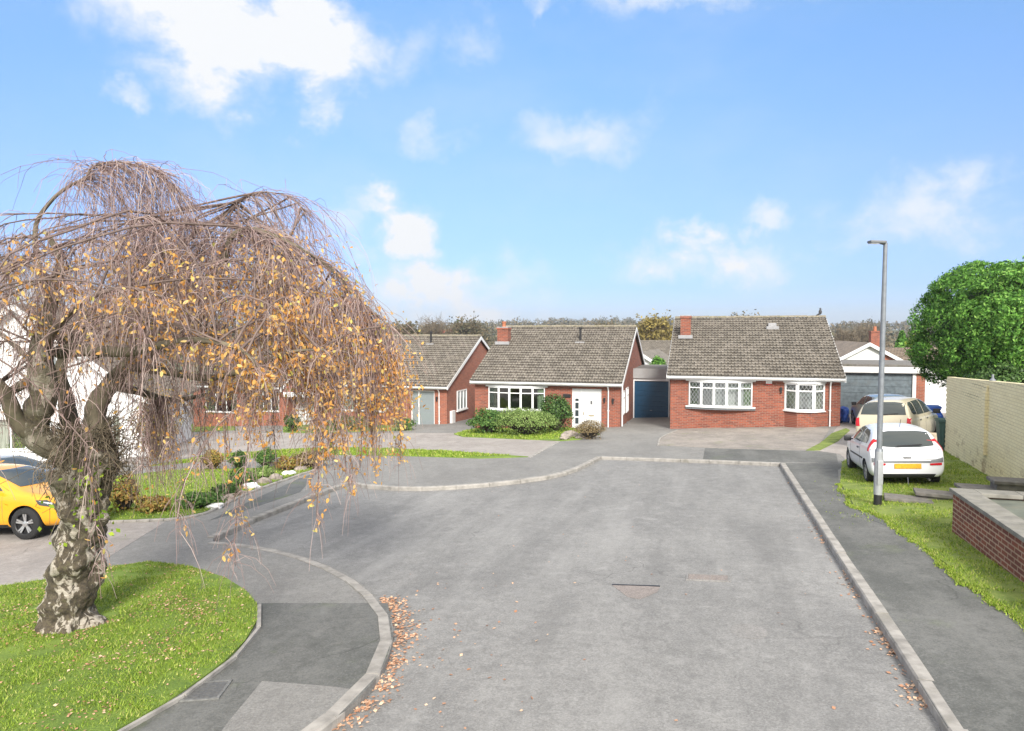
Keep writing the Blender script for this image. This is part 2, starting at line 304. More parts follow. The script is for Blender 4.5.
# ------------------------------------------------------------------ mesh helpers
class MB:
    def __init__(s): s.v = []; s.f = []; s.mi = []
    def add(s, vs, fs, mi=0):
        o = len(s.v); s.v += [tuple(x) for x in vs]; s.f += [tuple(i + o for i in f) for f in fs]; s.mi += [mi] * len(fs)
    def box(s, x0, x1, y0, y1, z0, z1, mi=0, M=None, bev=0):
        if bev:
            b = bmesh.new(); bmesh.ops.create_cube(b, size=1)
            for v in b.verts: v.co = Vector(((x0 + x1) / 2 + v.co.x * (x1 - x0), (y0 + y1) / 2 + v.co.y * (y1 - y0), (z0 + z1) / 2 + v.co.z * (z1 - z0)))
            bmesh.ops.bevel(b, geom=b.edges[:], offset=bev, segments=2, affect='EDGES', profile=.6); b.verts.index_update()
            vs = [v.co.copy() for v in b.verts]; fs = [[v.index for v in f.verts] for f in b.faces]; b.free()
        else:
            vs = [Vector(p) for p in ((x0, y0, z0), (x1, y0, z0), (x1, y1, z0), (x0, y1, z0), (x0, y0, z1), (x1, y0, z1), (x1, y1, z1), (x0, y1, z1))]
            fs = [(0, 3, 2, 1), (4, 5, 6, 7), (0, 1, 5, 4), (1, 2, 6, 5), (2, 3, 7, 6), (3, 0, 4, 7)]
        if M: vs = [M @ v for v in vs]
        s.add(vs, fs, mi); return s
    def bar(s, a, b, wd, h, mi=0, up=Vector((0, 0, 1))):
        a = Vector(a); b = Vector(b); d = b - a; L = d.length; d.normalize(); sd = d.cross(up)
        if sd.length < 1e-4: sd = Vector((1, 0, 0))
        sd.normalize(); u = sd.cross(d)
        vs = [p + sd * (i * wd / 2) + u * (j * h / 2) for p in (a, b) for i, j in ((-1, -1), (1, -1), (1, 1), (-1, 1))]
        s.add(vs, [(0, 1, 2, 3), (7, 6, 5, 4), (0, 4, 5, 1), (1, 5, 6, 2), (2, 6, 7, 3), (3, 7, 4, 0)], mi); return s
    def tube(s, pts, rads, n=8, mi=0, cap=True):
        pts = [Vector(p) for p in pts]
        if isinstance(rads, (int, float)): rads = [rads] * len(pts)
        vs = []; prev = None
        for i, p in enumerate(pts):
            d = (pts[min(i + 1, len(pts) - 1)] - pts[max(i - 1, 0)]).normalized()
            if prev is None: a = d.cross(Vector((0, 0, 1)) if abs(d.z) < .9 else Vector((1, 0, 0))).normalized()
            else: a = (prev - d * prev.dot(d)).normalized()
            prev = a; b = d.cross(a)
            for k in range(n):
                an = 2 * math.pi * k / n; vs.append(p + (a * math.cos(an) + b * math.sin(an)) * rads[i])
        fs = [(i * n + k, i * n + (k + 1) % n, (i + 1) * n + (k + 1) % n, (i + 1) * n + k) for i in range(len(pts) - 1) for k in range(n)]
        if cap: fs += [tuple(range(n - 1, -1, -1)), tuple((len(pts) - 1) * n + k for k in range(n))]
        s.add(vs, fs, mi); return s
    def lathe(s, prof, c=(0, 0, 0), n=24, mi=0, axis='z'):
        vs = []
        for (r, z) in prof:
            for k in range(n):
                a = 2 * math.pi * k / n; x, y = r * math.cos(a), r * math.sin(a)
                vs.append((c[0] + x, c[1] + y, c[2] + z) if axis == 'z' else (c[0] + x, c[1] + z, c[2] + y))
        fs = [(i * n + k, i * n + (k + 1) % n, (i + 1) * n + (k + 1) % n, (i + 1) * n + k) for i in range(len(prof) - 1) for k in range(n)]
        s.add(vs, fs, mi); return s
    def prism(s, poly, ext, mi=0):          # poly: list of Vector (planar), ext: Vector
        poly = [Vector(p) for p in poly]; ext = Vector(ext); n = len(poly)
        tri = tessellate_polygon([poly]); nrm = Vector((0, 0, 0))
        for i in range(n): nrm += poly[i].cross(poly[(i + 1) % n])
        if nrm.dot(ext) < 0: poly.reverse(); tri = [tuple(n - 1 - i for i in f) for f in tri]
        vs = poly + [p + ext for p in poly]; fs = []
        for f in tri:
            a, b, c = (poly[i] for i in f); k = (b - a).cross(c - a).dot(ext)
            if abs(k) < 1e-12: continue
            f = tuple(f) if k > 0 else tuple(reversed(f))
            fs.append(tuple(reversed(f))); fs.append(tuple(i + n for i in f))
        fs += [(i, (i + 1) % n, n + (i + 1) % n, n + i) for i in range(n)]
        s.add(vs, fs, mi); return s
    def build(s, name, mats, parent=None, smooth=None, loc=None):
        me = bpy.data.meshes.new(name); me.from_pydata(s.v, [], s.f)
        if not isinstance(mats, (list, tuple)): mats = [mats]
        for m in mats: me.materials.append(MATS[m])
        if len(mats) > 1: me.polygons.foreach_set('material_index', s.mi)
        if smooth is not None:
            me.shade_smooth()
            if smooth > 0: me.set_sharp_from_angle(angle=R(smooth))
        me.update(); o = bpy.data.objects.new(name, me); COL.objects.link(o)
        if parent: o.parent = parent
        if loc: o.location = loc
        return o
def tag(o, label=None, cat=None, group=None, kind=None):
    for k, v in (('label', label), ('category', cat), ('group', group), ('kind', kind)):
        if v: o[k] = v
    return o
def empty(name, loc, rz=0, label=None, cat=None, group=None):
    o = bpy.data.objects.new(name, None); COL.objects.link(o); o.location = loc; o.rotation_euler = (0, 0, rz); o.empty_display_size = .2
    return tag(o, label, cat, group)
def npmesh(name, V, F, mat, parent=None, loc=None):      # fast quads / tris of equal size
    me = bpy.data.meshes.new(name); V = np.asarray(V, np.float32); F = np.asarray(F, np.int32); k = F.shape[1]
    me.vertices.add(len(V)); me.vertices.foreach_set('co', V.ravel())
    me.loops.add(F.size); me.loops.foreach_set('vertex_index', F.ravel())
    me.polygons.add(len(F)); me.polygons.foreach_set('loop_start', np.arange(0, F.size, k, dtype=np.int32))
    me.materials.append(MATS[mat]); me.update(calc_edges=True); me.validate()
    o = bpy.data.objects.new(name, me); COL.objects.link(o)
    if parent: o.parent = parent
    if loc is not None: o.location = loc
    return o
def leaves(P, size, nrm=None, spread=1.0, aspect=.6, droop=0):   # rhombic leaf faces
    n = len(P); a = rng.normal(size=(n, 3)); 
    if nrm is not None: a = a * spread + nrm * 1.3
    a /= np.linalg.norm(a, axis=1)[:, None] + 1e-9
    b = rng.normal(size=(n, 3)); b[:, 2] -= droop; t1 = b - a * (b * a).sum(1)[:, None]; t1 /= np.linalg.norm(t1, axis=1)[:, None] + 1e-9; t2 = np.cross(a, t1)
    s = (size * rng.uniform(.6, 1.35, n))[:, None]
    V = np.stack([P - t1 * s * .5, P + t2 * s * aspect * .5 + a * s * .06, P + t1 * s * .5, P - t2 * s * aspect * .5 + a * s * .06], 1).reshape(-1, 3)
    return V, np.arange(4 * n).reshape(n, 4)
def twigmesh(paths, r0, r1, name, mat, parent=None):  # paths: (n, k, 3) array, tubes of 3 sides
    P = np.asarray(paths); n, k, _ = P.shape
    d = np.gradient(P, axis=1); d /= np.linalg.norm(d, axis=2)[..., None] + 1e-9
    ref = rng.normal(size=(n, 1, 3)) * np.ones((1, k, 1)); a = np.cross(d, ref); a /= np.linalg.norm(a, axis=2)[..., None] + 1e-9; b = np.cross(d, a)
    rr = (np.asarray(r0).reshape(-1, 1) * (1 - np.linspace(0, 1, k))[None] + np.asarray(r1).reshape(-1, 1) * np.linspace(0, 1, k)[None])[..., None]
    rings = [P + (a * math.cos(q) + b * math.sin(q)) * rr for q in (0, 2.0944, 4.18879)]
    V = np.stack(rings, 2).reshape(-1, 3)
    i = np.arange(n)[:, None, None] * k * 3 + np.arange(k - 1)[None, :, None] * 3; j = np.arange(3)[None, None, :]; j2 = (j + 1) % 3
    F = np.stack([i + j, i + j2, i + 3 + j2, i + 3 + j], -1).reshape(-1, 4)
    return npmesh(name, V, F, mat, parent)
A16 = R(16); EU = Vector((math.cos(A16), -math.sin(A16), 0)); EV = Vector((math.sin(A16), math.cos(A16), 0))
#@@SETTING
# ------------------------------------------------------------------ terrain
def TZ(x, y):
    xc = max(-60, min(45, x)); yc = max(-15, min(62, y)); z = S(xc, yc)
    if y > 62:
        k = min(1, (y - 62) / 90); k = k * k * (3 - 2 * k); z = z * (1 - k) + (-9.5) * k
        q = max(0, min(1, (y - 200) / 700)); q = q * q * (3 - 2 * q); z += q * (13.0 + 3.5 * math.sin(x * .0045 + .6) + 2 * math.sin(x * .013))
    return z
xs = [-1500, -1000, -700, -500, -350, -250, -180, -130, -100, -80] + list(range(-60, 46, 5)) + [60, 80, 100, 130, 180, 250, 350, 500, 700, 1000, 1500]
ys = [-120, -60, -30, -15] + list(range(-10, 62, 6)) + [62, 70, 80, 90, 105, 120, 140, 160, 200, 250, 300, 360, 430, 500, 580, 660, 740, 820, 900, 1100, 1500, 2200]
b = MB(); nx = len(xs)
b.add([(x, y, TZ(x, y) - .03) for y in ys for x in xs], [(j * nx + i, j * nx + i + 1, (j + 1) * nx + i + 1, (j + 1) * nx + i) for j in range(len(ys) - 1) for i in range(nx - 1)])
tag(b.build('ground', 'field'), kind='structure')
def sheet(name, pts, dz, mat, thick=.02, kind='structure'):
    P = [G(px, py, dz) if not isinstance(px, Vector) else px for px, py in pts]
    b = MB(); b.prism(P, (0, 0, -thick)); o = b.build(name, mat)
    if kind: o['kind'] = kind
    return o
def curve(pts, n=6):      # Catmull-Rom through pixel traced points
    out = []
    for i in range(len(pts) - 1):
        p0 = pts[max(i - 1, 0)]; p1 = pts[i]; p2 = pts[i + 1]; p3 = pts[min(i + 2, len(pts) - 1)]
        for k in range(n):
            u = k / n; out.append(tuple(.5 * ((2 * p1[j]) + (-p0[j] + p2[j]) * u + (2 * p0[j] - 5 * p1[j] + 4 * p2[j] - p3[j]) * u * u + (-p0[j] + 3 * p1[j] - 3 * p2[j] + p3[j]) * u ** 3) for j in range(2)))
    return out + [pts[-1]]
KL = [(60, 960), (200, 822), (275, 765), (318, 731), (345, 710), (370, 686), (386, 661), (393, 635), (389, 614), (376, 597), (358, 581), (330, 566), (290, 552), (250, 544.5), (213, 541)]
KV = [(214, 537), (232, 529), (250, 520), (300, 500.5), (335, 487), (350, 482)]
KF = [(350, 482), (375, 486), (400, 487), (430, 487), (480, 484), (520, 480), (548, 476), (575, 469), (601, 456.5)]
KT = [(601, 456.5), (690, 459.5), (780, 463)]
KR = [(780, 463), (836, 552), (893, 640), (950, 731), (1033, 860), (1120, 996)]
PH = .09
sheet('road', [(-100, 1300), (1500, 1300), (1100, 640), (800, 448), (590, 448), (330, 470), (150, 530), (200, 640)], 0, 'road_tarmac', .02)
outline = curve(KL) + curve(KV) + curve(KF)[1:] + [KT[1]] + KR + [(1700, 996), (1500, 520), (1180, 418), (600, 413), (-100, 413), (-900, 460), (-900, 700), (-500, 960)]
sheet('pavement', outline, PH, 'pavement_light', .12)
verge_edge = [(838, 470), (839, 484), (853, 506), (884, 519), (909, 537), (945, 564), (961, 580), (991, 600), (1024, 625), (1100, 686), (1300, 860)]
sheet('footpath_right', [(780, 463)] + [(848, 463)] + verge_edge + [(1500, 996), (1120, 996), (1033, 860), (950, 731), (893, 640), (836, 552)], PH + .004, 'pavement_dark', .006)
sheet('footpath_left', [(256, 603), (388, 603), (393, 635), (386, 661), (370, 686), (345, 710), (318, 731), (275, 765), (200, 822), (60, 960), (-100, 900), (120, 734), (200, 690), (250, 640)], PH + .004, 'pavement_dark', .006)
sheet('footpath_patch', [(228, 722), (262, 681), (330, 686), (358, 690), (345, 707), (318, 728), (275, 765), (200, 760)], PH + .008, 'pavement_light', .006)
sheet('footpath_far', [(705, 448), (836, 452), (838, 462.5), (780, 462), (703, 459)], PH + .004, 'pavement_dark', .006)
sheet('footpath_mossy', [(850, 486), (880, 500), (905, 533), (872, 520), (845, 500)], PH + .008, 'pavement_mossy', .006)
sheet('footpath_verge_mossy', [(318, 472), (300, 478), (248, 502), (210, 520), (240, 512), (300, 492)], PH + .004, 'pavement_mossy', .006)
sheet('driveway_terrace', [(100, 433), (454, 433), (463, 436), (560, 441), (531, 457), (440, 450), (360, 447), (300, 448), (211, 454), (150, 462), (40, 476), (40, 440)], PH + .006, 'concrete_drive', .008)
sheet('driveway_left', [(-600, 590), (-600, 480), (-100, 470), (60, 470), (60, 500), (100, 519), (165, 522), (110, 556), (60, 580), (0, 590)], PH + .004, 'concrete_drive', .006)
sheet('driveway_bungalow', [(657, 445), (663, 436), (676, 430), (720, 426), (765, 425), (830, 428), (822, 441), (808, 450), (720, 448)], PH + .010, 'concrete_mossy', .01)
sheet('driveway_cars', [(812, 450), (830, 436), (843, 420), (840, 414), (960, 411), (960, 452), (900, 470), (848, 462), (840, 454)], PH + .006, 'concrete_drive', .008)
lawns = {
 'lawn_near': ([(-900, 660), (-600, 600), (-200, 590), (0, 586), (60, 577), (105, 567), (150, 561), (190, 566), (225, 577), (246, 590), (257, 604), (257, 620), (245, 640), (225, 660), (200, 679), (170, 699), (140, 716), (112, 731), (20, 790), (-200, 900), (-500, 958)], PH + .03, 'lawn'),
 'lawn_garden': ([(60, 505), (75, 482), (105, 478), (170, 470), (265, 468), (305, 458.5), (318, 464), (310, 470), (290, 476), (245, 492), (205, 511), (170, 517), (110, 519)], PH + .03, 'lawn'),
 'lawn_strip': ([(150, 466), (211, 454.5), (300, 448.5), (360, 447.5), (440, 450.5), (531, 456.5), (480, 458), (400, 455.5), (330, 454.5), (211, 460)], PH + .02, 'lawn'),
 'lawn_bungalow': ([(454, 434), (464, 430.5), (480, 428), (560, 427), (590, 430), (600, 434), (580, 439), (560, 440.5), (463, 436.5)], PH + .03, 'lawn'),
 'lawn_terrace': ([(283, 432), (283, 423), (412, 422), (412, 430), (300, 433)], PH + .02, 'lawn'),
 'lawn_terrace_end': ([(160, 433), (160, 424), (235, 424), (235, 430)], PH + .02, 'lawn'),
 'verge_wedge': ([(806, 450), (820, 443), (832, 433), (846, 428), (850, 430), (838, 441), (820, 450)], PH + .02, 'lawn_patchy'),
 'verge_right': ([(842, 462), (840, 482), (854, 505), (886, 518), (910, 536), (946, 563), (962, 579), (992, 599), (1025, 624), (1100, 685), (1300, 859), (1500, 800), (1500, 500), (1100, 470), (1000, 440), (945, 446), (900, 462), (868, 459), (850, 457)], PH + .025, 'lawn_patchy')}
LP = {}
for k, (pts, dz, m) in lawns.items(): 
    sheet(k, pts, dz, m, .03); LP[k] = [G(x, y, dz) for x, y in pts]
tag(bpy.data.objects['verge_right'], kind='structure')
def kerb(name, pts, dz, wd, h, L=.914, mat='kerb_stone', side=1, gap=.012):
    P = [G(x, y, dz) for x, y in pts]; cum = [0]
    for a, c in zip(P, P[1:]): cum.append(cum[-1] + (c - a).length)
    def q(s):
        s = max(0, min(cum[-1] - 1e-6, s))
        for i in range(len(P) - 1):
            if s <= cum[i + 1]: return P[i].lerp(P[i + 1], (s - cum[i]) / max(1e-9, cum[i + 1] - cum[i]))
        return P[-1]
    b = MB(); s = 0
    while s < cum[-1] - .05:
        a = q(s + gap / 2); c = q(min(s + L, cum[-1]) - gap / 2); d = (c - a).normalized(); n = Vector((d.y, -d.x, 0)) * side
        j = random.uniform(-.006, .006); up = Vector((0, 0, j)); bv = .018
        prof = [(0, -h), (0, -bv), (bv, 0), (wd, 0), (wd, -h)]
        vs = [p + n * u + Vector((0, 0, v)) + up for p in (a, c) for u, v in prof]
        b.add(vs, [(0, 1, 2, 3, 4), (9, 8, 7, 6, 5)] + [(i, 5 + i, 5 + (i + 1) % 5, (i + 1) % 5) for i in range(5)]); s += L
    return tag(b.build(name, mat), kind='structure')
kerb('kerb_left', curve(KL), PH + .014, .14, .14, side=-1)
kerb('kerb_verge', curve(KV), PH + .014, .14, .14, side=-1)
kerb('kerb_far', curve(KF), PH + .014, .13, .14, side=-1)
kerb('kerb_threshold', curve(KT), PH + .010, .10, .14, side=-1)
kerb('kerb_right', KR, PH + .016, .145, .14, side=-1)
kerb('edging_lawn', curve([(257, 604), (258, 622), (246, 641), (226, 661), (201, 680), (171, 700), (141, 717), (113, 731), (20, 790)]), PH + .04, .055, .09, side=-1)
kerb('edging_driveway', [(0, 590), (60, 580), (110, 568)], PH + .02, .05, .09, side=1)
kerb('edging_garden', curve([(60, 522), (110, 521), (170, 518.5), (207, 512), (247, 493), (292, 477), (316, 469)]), PH + .05, .07, .1, L=.3, side=-1)
kerb('edging_terrace', [(531, 457), (560, 441)], PH + .02, .12, .05, side=-1)
kerb('edging_bungalow', curve([(657, 445), (660, 437), (676, 430)]), PH + .03, .08, .1, side=1)
# grass blades
def pip(x, y, poly):
    ins = np.zeros(len(x), bool); n = len(poly); j = n - 1
    for i in range(n):
        xi, yi, xj, yj = poly[i].x, poly[i].y, poly[j].x, poly[j].y
        c = ((yi > y) != (yj > y)) & (x < (xj - xi) * (y - yi) / (yj - yi + 1e-12) + xi); ins ^= c; j = i
    return ins
def scatter(poly, n, lim):
    x0, x1, y0, y1 = lim; out = np.zeros((0, 2))
    while len(out) < n:
        x = rng.uniform(x0, x1, n); y = rng.uniform(y0, y1, n); k = pip(x, y, poly); out = np.concatenate([out, np.stack([x[k], y[k]], 1)])
        if not k.any(): break
    return out[:n]
def blades(name, poly, n, lim, dz, h, mat, wd=.006, bare=0):
    Q = scatter(poly, n, lim)
    if bare: nz = np.array([mnoise.noise(Vector((x * 1.2, y * 1.2, 1))) + .6 * mnoise.noise(Vector((x * 4, y * 4, 5))) for x, y in Q]); Q = Q[rng.uniform(-.1, .35, len(Q)) * 1.0 + .0 > nz - (.45 - bare)]
    n = len(Q); z = .04 * Q[:, 0] - .053 * Q[:, 1] + dz
    B = np.stack([Q[:, 0], Q[:, 1], z], 1); a = rng.uniform(0, 6.283, n); d = np.stack([np.cos(a), np.sin(a), np.zeros(n)], 1) * wd * rng.uniform(.6, 1.5, n)[:, None]
    clump = .6 + .8 * (np.sin(Q[:, 0] * 5.1 + np.sin(Q[:, 1] * 3.7) * 2) * np.cos(Q[:, 1] * 4.3) * .5 + .5)
    hh = h * rng.uniform(.5, 1.4, n) * clump; ln = rng.normal(size=(n, 2)) * .6
    T = B + np.stack([ln[:, 0] * hh, ln[:, 1] * hh, hh], 1)
    V = np.stack([B - d, B + d, T], 1).reshape(-1, 3)
    return tag(npmesh(name, V, np.arange(3 * n).reshape(n, 3), mat), kind='stuff')
tag(blades('grass', LP['lawn_near'], 130000, (-10.5, -1.5, 4.5, 13), PH + .028, .028, 'grass_blades', .005, .22), 'short green grass of the lawn around the weeping tree', 'grass')
tag(blades('grass', LP['verge_right'], 120000, (4.5, 15, 7, 23), PH + .022, .04, 'verge_blades', .006, .35), 'rough green and straw coloured grass under the white car and along the brick wall', 'grass')
tag(blades('grass', LP['lawn_garden'], 18000, (-16, -4, 15, 25), PH + .03, .045, 'grass_blades', .012), 'bright green lawn grass behind the rock border', 'grass')
tag(blades('grass', LP['lawn_strip'], 14000, (-24, 0, 25, 34), PH + .02, .05, 'grass_blades', .02), 'narrow curved strip of grass beside the pale terrace driveway', 'grass')
tag(blades('grass', LP['lawn_bungalow'], 9000, (-5, 6, 30, 38), PH + .03, .05, 'grass_blades', .02), 'small front lawn grass under the bow window shrubs', 'grass')
q = []
EP = [G(x, y, PH) for x, y in curve(verge_edge[1:-1], 8)]
for k in range(9000):
    i = random.randrange(len(EP) - 1); c = EP[i].lerp(EP[i + 1], random.random()); nd = mnoise.noise(c * 1.3) * .16 + mnoise.noise(c * 5) * .08
    a = random.gauss(.02 + nd, .05); q.append((c.x - a * .85, c.y - a * .5))
for k in range(2600):
    c = G(868 + random.gauss(0, 16), 497 + random.gauss(0, 10), PH)
    if mnoise.noise(c * 2.5) > .0: q.append((c.x, c.y))
q = np.array(q); n = len(q); B = np.stack([q[:, 0], q[:, 1], .04 * q[:, 0] - .053 * q[:, 1] + PH + .012], 1); a = rng.uniform(0, 6.283, n); d = np.stack([np.cos(a), np.sin(a), np.zeros(n)], 1) * .009
V = np.stack([B - d, B + d, B + np.stack([rng.normal(size=n) * .015, rng.normal(size=n) * .015, rng.uniform(.012, .04, n)], 1)], 1).reshape(-1, 3); tag(npmesh('grass', V, np.arange(3 * n).reshape(n, 3), 'verge_blades'), 'ragged fringe of moss and grass creeping over the right footpath edge', 'grass', kind='stuff')
# fallen leaves
def fallen(name, pts, label, size=.05):
    P = np.array(pts); nrm = np.tile([[.04 * -1, .053, 1.0]], (len(P), 1)); V, F = leaves(P, size, nrm * 2, .6, .75)
    return tag(npmesh(name, V, F, 'fallen_leaf'), label, 'leaves', kind='stuff')
pts = []
for q in scatter(LP['lawn_near'], 14000, (-9.5, -1.6, 5, 12.5)):     # on the near lawn, in drifts
    k = mnoise.noise(Vector((q[0] * 1.1, q[1] * 1.1, 3))) + .5 * mnoise.noise(Vector((q[0] * 3.5, q[1] * 3.5, 7))) + .25 * math.exp(-((q[0] + 5.3) ** 2 + (q[1] - 9) ** 2) / 1.5)
    if random.random() < (k + .04) * 1.5 or random.random() < .05: pts.append((q[0], q[1], S(*q) + PH + .045))
fallen('fallen_leaves', pts, 'pinkish brown leaves scattered over the lawn round the weeping tree', .032)
pts = []
kc = [G(x, y) for x, y in curve([(318, 731), (345, 710), (370, 686), (386, 661), (393, 635), (389, 614), (378, 599)], 20)]
for k in range(950):
    i = random.randrange(len(kc)); dx = abs(random.gauss(0, .14)) + .03; c = kc[i]
    if i < 70 and math.sin(i * .35) < -.2 and random.random() < .75: continue
    x = c.x + dx + random.uniform(-.03, .03); y = c.y + random.uniform(-.12, .12); pts.append((x, y, S(x, y) + .008 + random.uniform(0, .02)))
for k in range(110):
    c = random.choice(kc); x = c.x + abs(random.gauss(0, .9)); y = c.y + random.gauss(0, .8); pts.append((x, y, S(x, y) + .008))
fallen('fallen_leaves', pts, 'orange leaves drifted in the gutter of the curved left kerb', .045)
pts = []
for k in range(700):
    u = random.random() ** .8; py = 475 + u * 235; px = 780 + (py - 463) * .642; c = G(px, py); dx = -abs(random.gauss(0, .10)) - .02
    if math.sin(py * .11) < -.1 and random.random() < .8: continue
    pts.append((c.x + dx, c.y, S(c.x + dx, c.y) + .01))
for k in range(70):
    x = random.uniform(-4, 6); y = random.uniform(5, 24); pts.append((x, y, S(x, y) + .008))
fallen('fallen_leaves', pts, 'few brown leaves along the straight right kerb and on the road', .04)
# covers and patches in the tarmac
def flat_thing(name, mb, mat, label, cat): return tag(mb.build(name, mat), label, cat)
def cover(px, py, wd, ln, dz, name, label, rot=A16, frame='kerb_stone', fill='iron_cover'):
    c = G(px, py, dz); n = Vector((-.04, .053, 1)).normalized(); q = Vector((0, 0, 1)).rotation_difference(n)
    M = Matrix.Translation(c) @ q.to_matrix().to_4x4() @ Matrix.Rotation(-rot, 4, 'Z')
    e = empty(name, c, 0, label, 'cover'); e.matrix_basis = M
    b = MB(); t_ = .03
    b.box(-wd / 2, wd / 2, -ln / 2, -ln / 2 + t_, -.01, .006).box(-wd / 2, wd / 2, ln / 2 - t_, ln / 2, -.01, .006).box(-wd / 2, -wd / 2 + t_, -ln / 2 + t_, ln / 2 - t_, -.01, .006).box(wd / 2 - t_, wd / 2, -ln / 2 + t_, ln / 2 - t_, -.01, .006)
    b.build('frame', frame, e); b = MB(); b.box(-wd / 2 + t_ + .004, wd / 2 - t_ - .004, -ln / 2 + t_ + .004, ln / 2 - t_ - .004, -.01, .002)
    k = 5
    for i in range(k):
        for j in range(4): b.box(-wd / 2 + .06 + i * (wd - .14) / k, -wd / 2 + .09 + i * (wd - .14) / k + .03, -ln / 2 + .06 + j * (ln - .12) / 4, -ln / 2 + .08 + j * (ln - .12) / 4, .002, .005)
    b.build('plate', fill, e)
cover(194, 691, .62, .42, PH + .012, 'access_cover', 'rectangular iron inspection cover in the dark left pavement', A16 - .35, 'cover_frame')
cover(708, 577.5, .62, .32, .006, 'access_cover', 'pinkish framed cover in the road, right of the worn patch', A16, 'patch_light', 'patch_red')
sheet('road_patch', [(612, 585), (620, 584), (660, 587), (657, 592), (640, 599), (628, 597)], .004, 'patch_red', .003)
b = MB(); c0 = G(612, 584.5, .006); c1 = G(660, 586, .006); b.bar(c0, c1, .03, .008); tag(b.build('road_groove', 'black_plastic'), kind='structure')
sheet('road_patch', [(731 + 18 + 19 * math.cos(k / 14 * 6.283) , 631 + 7.5 * math.sin(k / 14 * 6.283) + 2 * math.cos(k / 14 * 6.283)) for k in range(14)], .003, 'patch_light', .002)
#@@HOUSES
# ------------------------------------------------------------------ building helpers
class Fac:      # facade frame: origin at the left front foot, u along the front, v to the back
    def __init__(s, A, ang=A16): s.A = A; s.a = ang; s.u = Vector((math.cos(ang), -math.sin(ang), 0)); s.v = Vector((math.sin(ang), math.cos(ang), 0))
    def q(s, px, py, v=0):     # picture point on the plane at depth v -> (u, z)
        d = ray(px, py); o = Vector((0, 0, CH)) - (s.A + s.v * v); k = -(o.dot(s.v)) / d.dot(s.v); P = o + d * k
        return P.dot(s.u), P.z + s.A.z
def wall_panel(b, u0, u1, z0, z1, v0, v1, holes, mi=0):
    us = sorted({u0, u1, *[h[0] for h in holes], *[h[1] for h in holes]}); zs = sorted({z0, z1, *[h[2] for h in holes], *[h[3] for h in holes]})
    def solid(i, j):
        if not (0 <= i < len(us) - 1 and 0 <= j < len(zs) - 1): return False
        cu = (us[i] + us[i + 1]) / 2; cz = (zs[j] + zs[j + 1]) / 2
        return not any(h[0] < cu < h[1] and h[2] < cz < h[3] for h in holes)
    for i in range(len(us) - 1):
        for j in range(len(zs) - 1):
            if not solid(i, j): continue
            a, c, e, g = us[i], us[i + 1], zs[j], zs[j + 1]
            b.add([(a, v0, e), (c, v0, e), (c, v0, g), (a, v0, g)], [(0, 1, 2, 3)], mi); b.add([(a, v1, e), (c, v1, e), (c, v1, g), (a, v1, g)], [(3, 2, 1, 0)], mi)
            if not solid(i - 1, j): b.add([(a, v0, e), (a, v1, e), (a, v1, g), (a, v0, g)], [(3, 2, 1, 0)], mi)
            if not solid(i + 1, j): b.add([(c, v0, e), (c, v1, e), (c, v1, g), (c, v0, g)], [(0, 1, 2, 3)], mi)
            if not solid(i, j - 1): b.add([(a, v0, e), (c, v0, e), (c, v1, e), (a, v1, e)], [(3, 2, 1, 0)], mi)
            if not solid(i, j + 1): b.add([(a, v0, g), (c, v0, g), (c, v1, g), (a, v1, g)], [(0, 1, 2, 3)], mi)
def roof_slope(b, u0, u1, ve, ze, vr, zr, g=.30, mi=0):
    D = Vector((0, vr - ve, zr - ze)); L = D.length; D.normalize(); N = Vector((0, -D.z, D.y)) if vr > ve else Vector((0, D.z, -D.y))
    rows = max(1, int(round(L / g))); g = L / rows; du = .05; n = int((u1 - u0) / du) + 1; du = (u1 - u0) / n
    for r in range(rows):
        vs = []; jit = random.Random(r * 7 + int(u0 * 13))
        tj = [jit.uniform(-.006, .010) for _ in range(int((u1 - u0) / .3) + 3)]
        for k, (t_, h0) in enumerate(((r * g, .0), (r * g - .02, .060), ((r + 1) * g, .004))):
            for i in range(n + 1):
                u = u0 + i * du; ph = (u / .30 + .5 * (r % 2)); w_ = .020 * math.cos(2 * math.pi * ph * 2) + (.010 if (ph % 1) < .12 else 0)
                h = h0 + (w_ + tj[int((u - u0 + .15 * (r % 2)) / .3)] if k else -.02)
                p = Vector((u, ve, ze)) + D * t_ + N * (h + .03); vs.append(p)
        m = n + 1
        fs = [(k * m + i, k * m + i + 1, (k + 1) * m + i + 1, (k + 1) * m + i) for k in range(2) for i in range(n)]
        if vr < ve: fs = [tuple(reversed(f)) for f in fs]
        b.add(vs, fs, mi)
    # underside
    p = [Vector((u0, ve, ze)) - N * .03, Vector((u1, ve, ze)) - N * .03, Vector((u1, vr, zr)) - N * .03, Vector((u0, vr, zr)) - N * .03]
    b.add(p, [(0, 1, 2, 3)], mi)
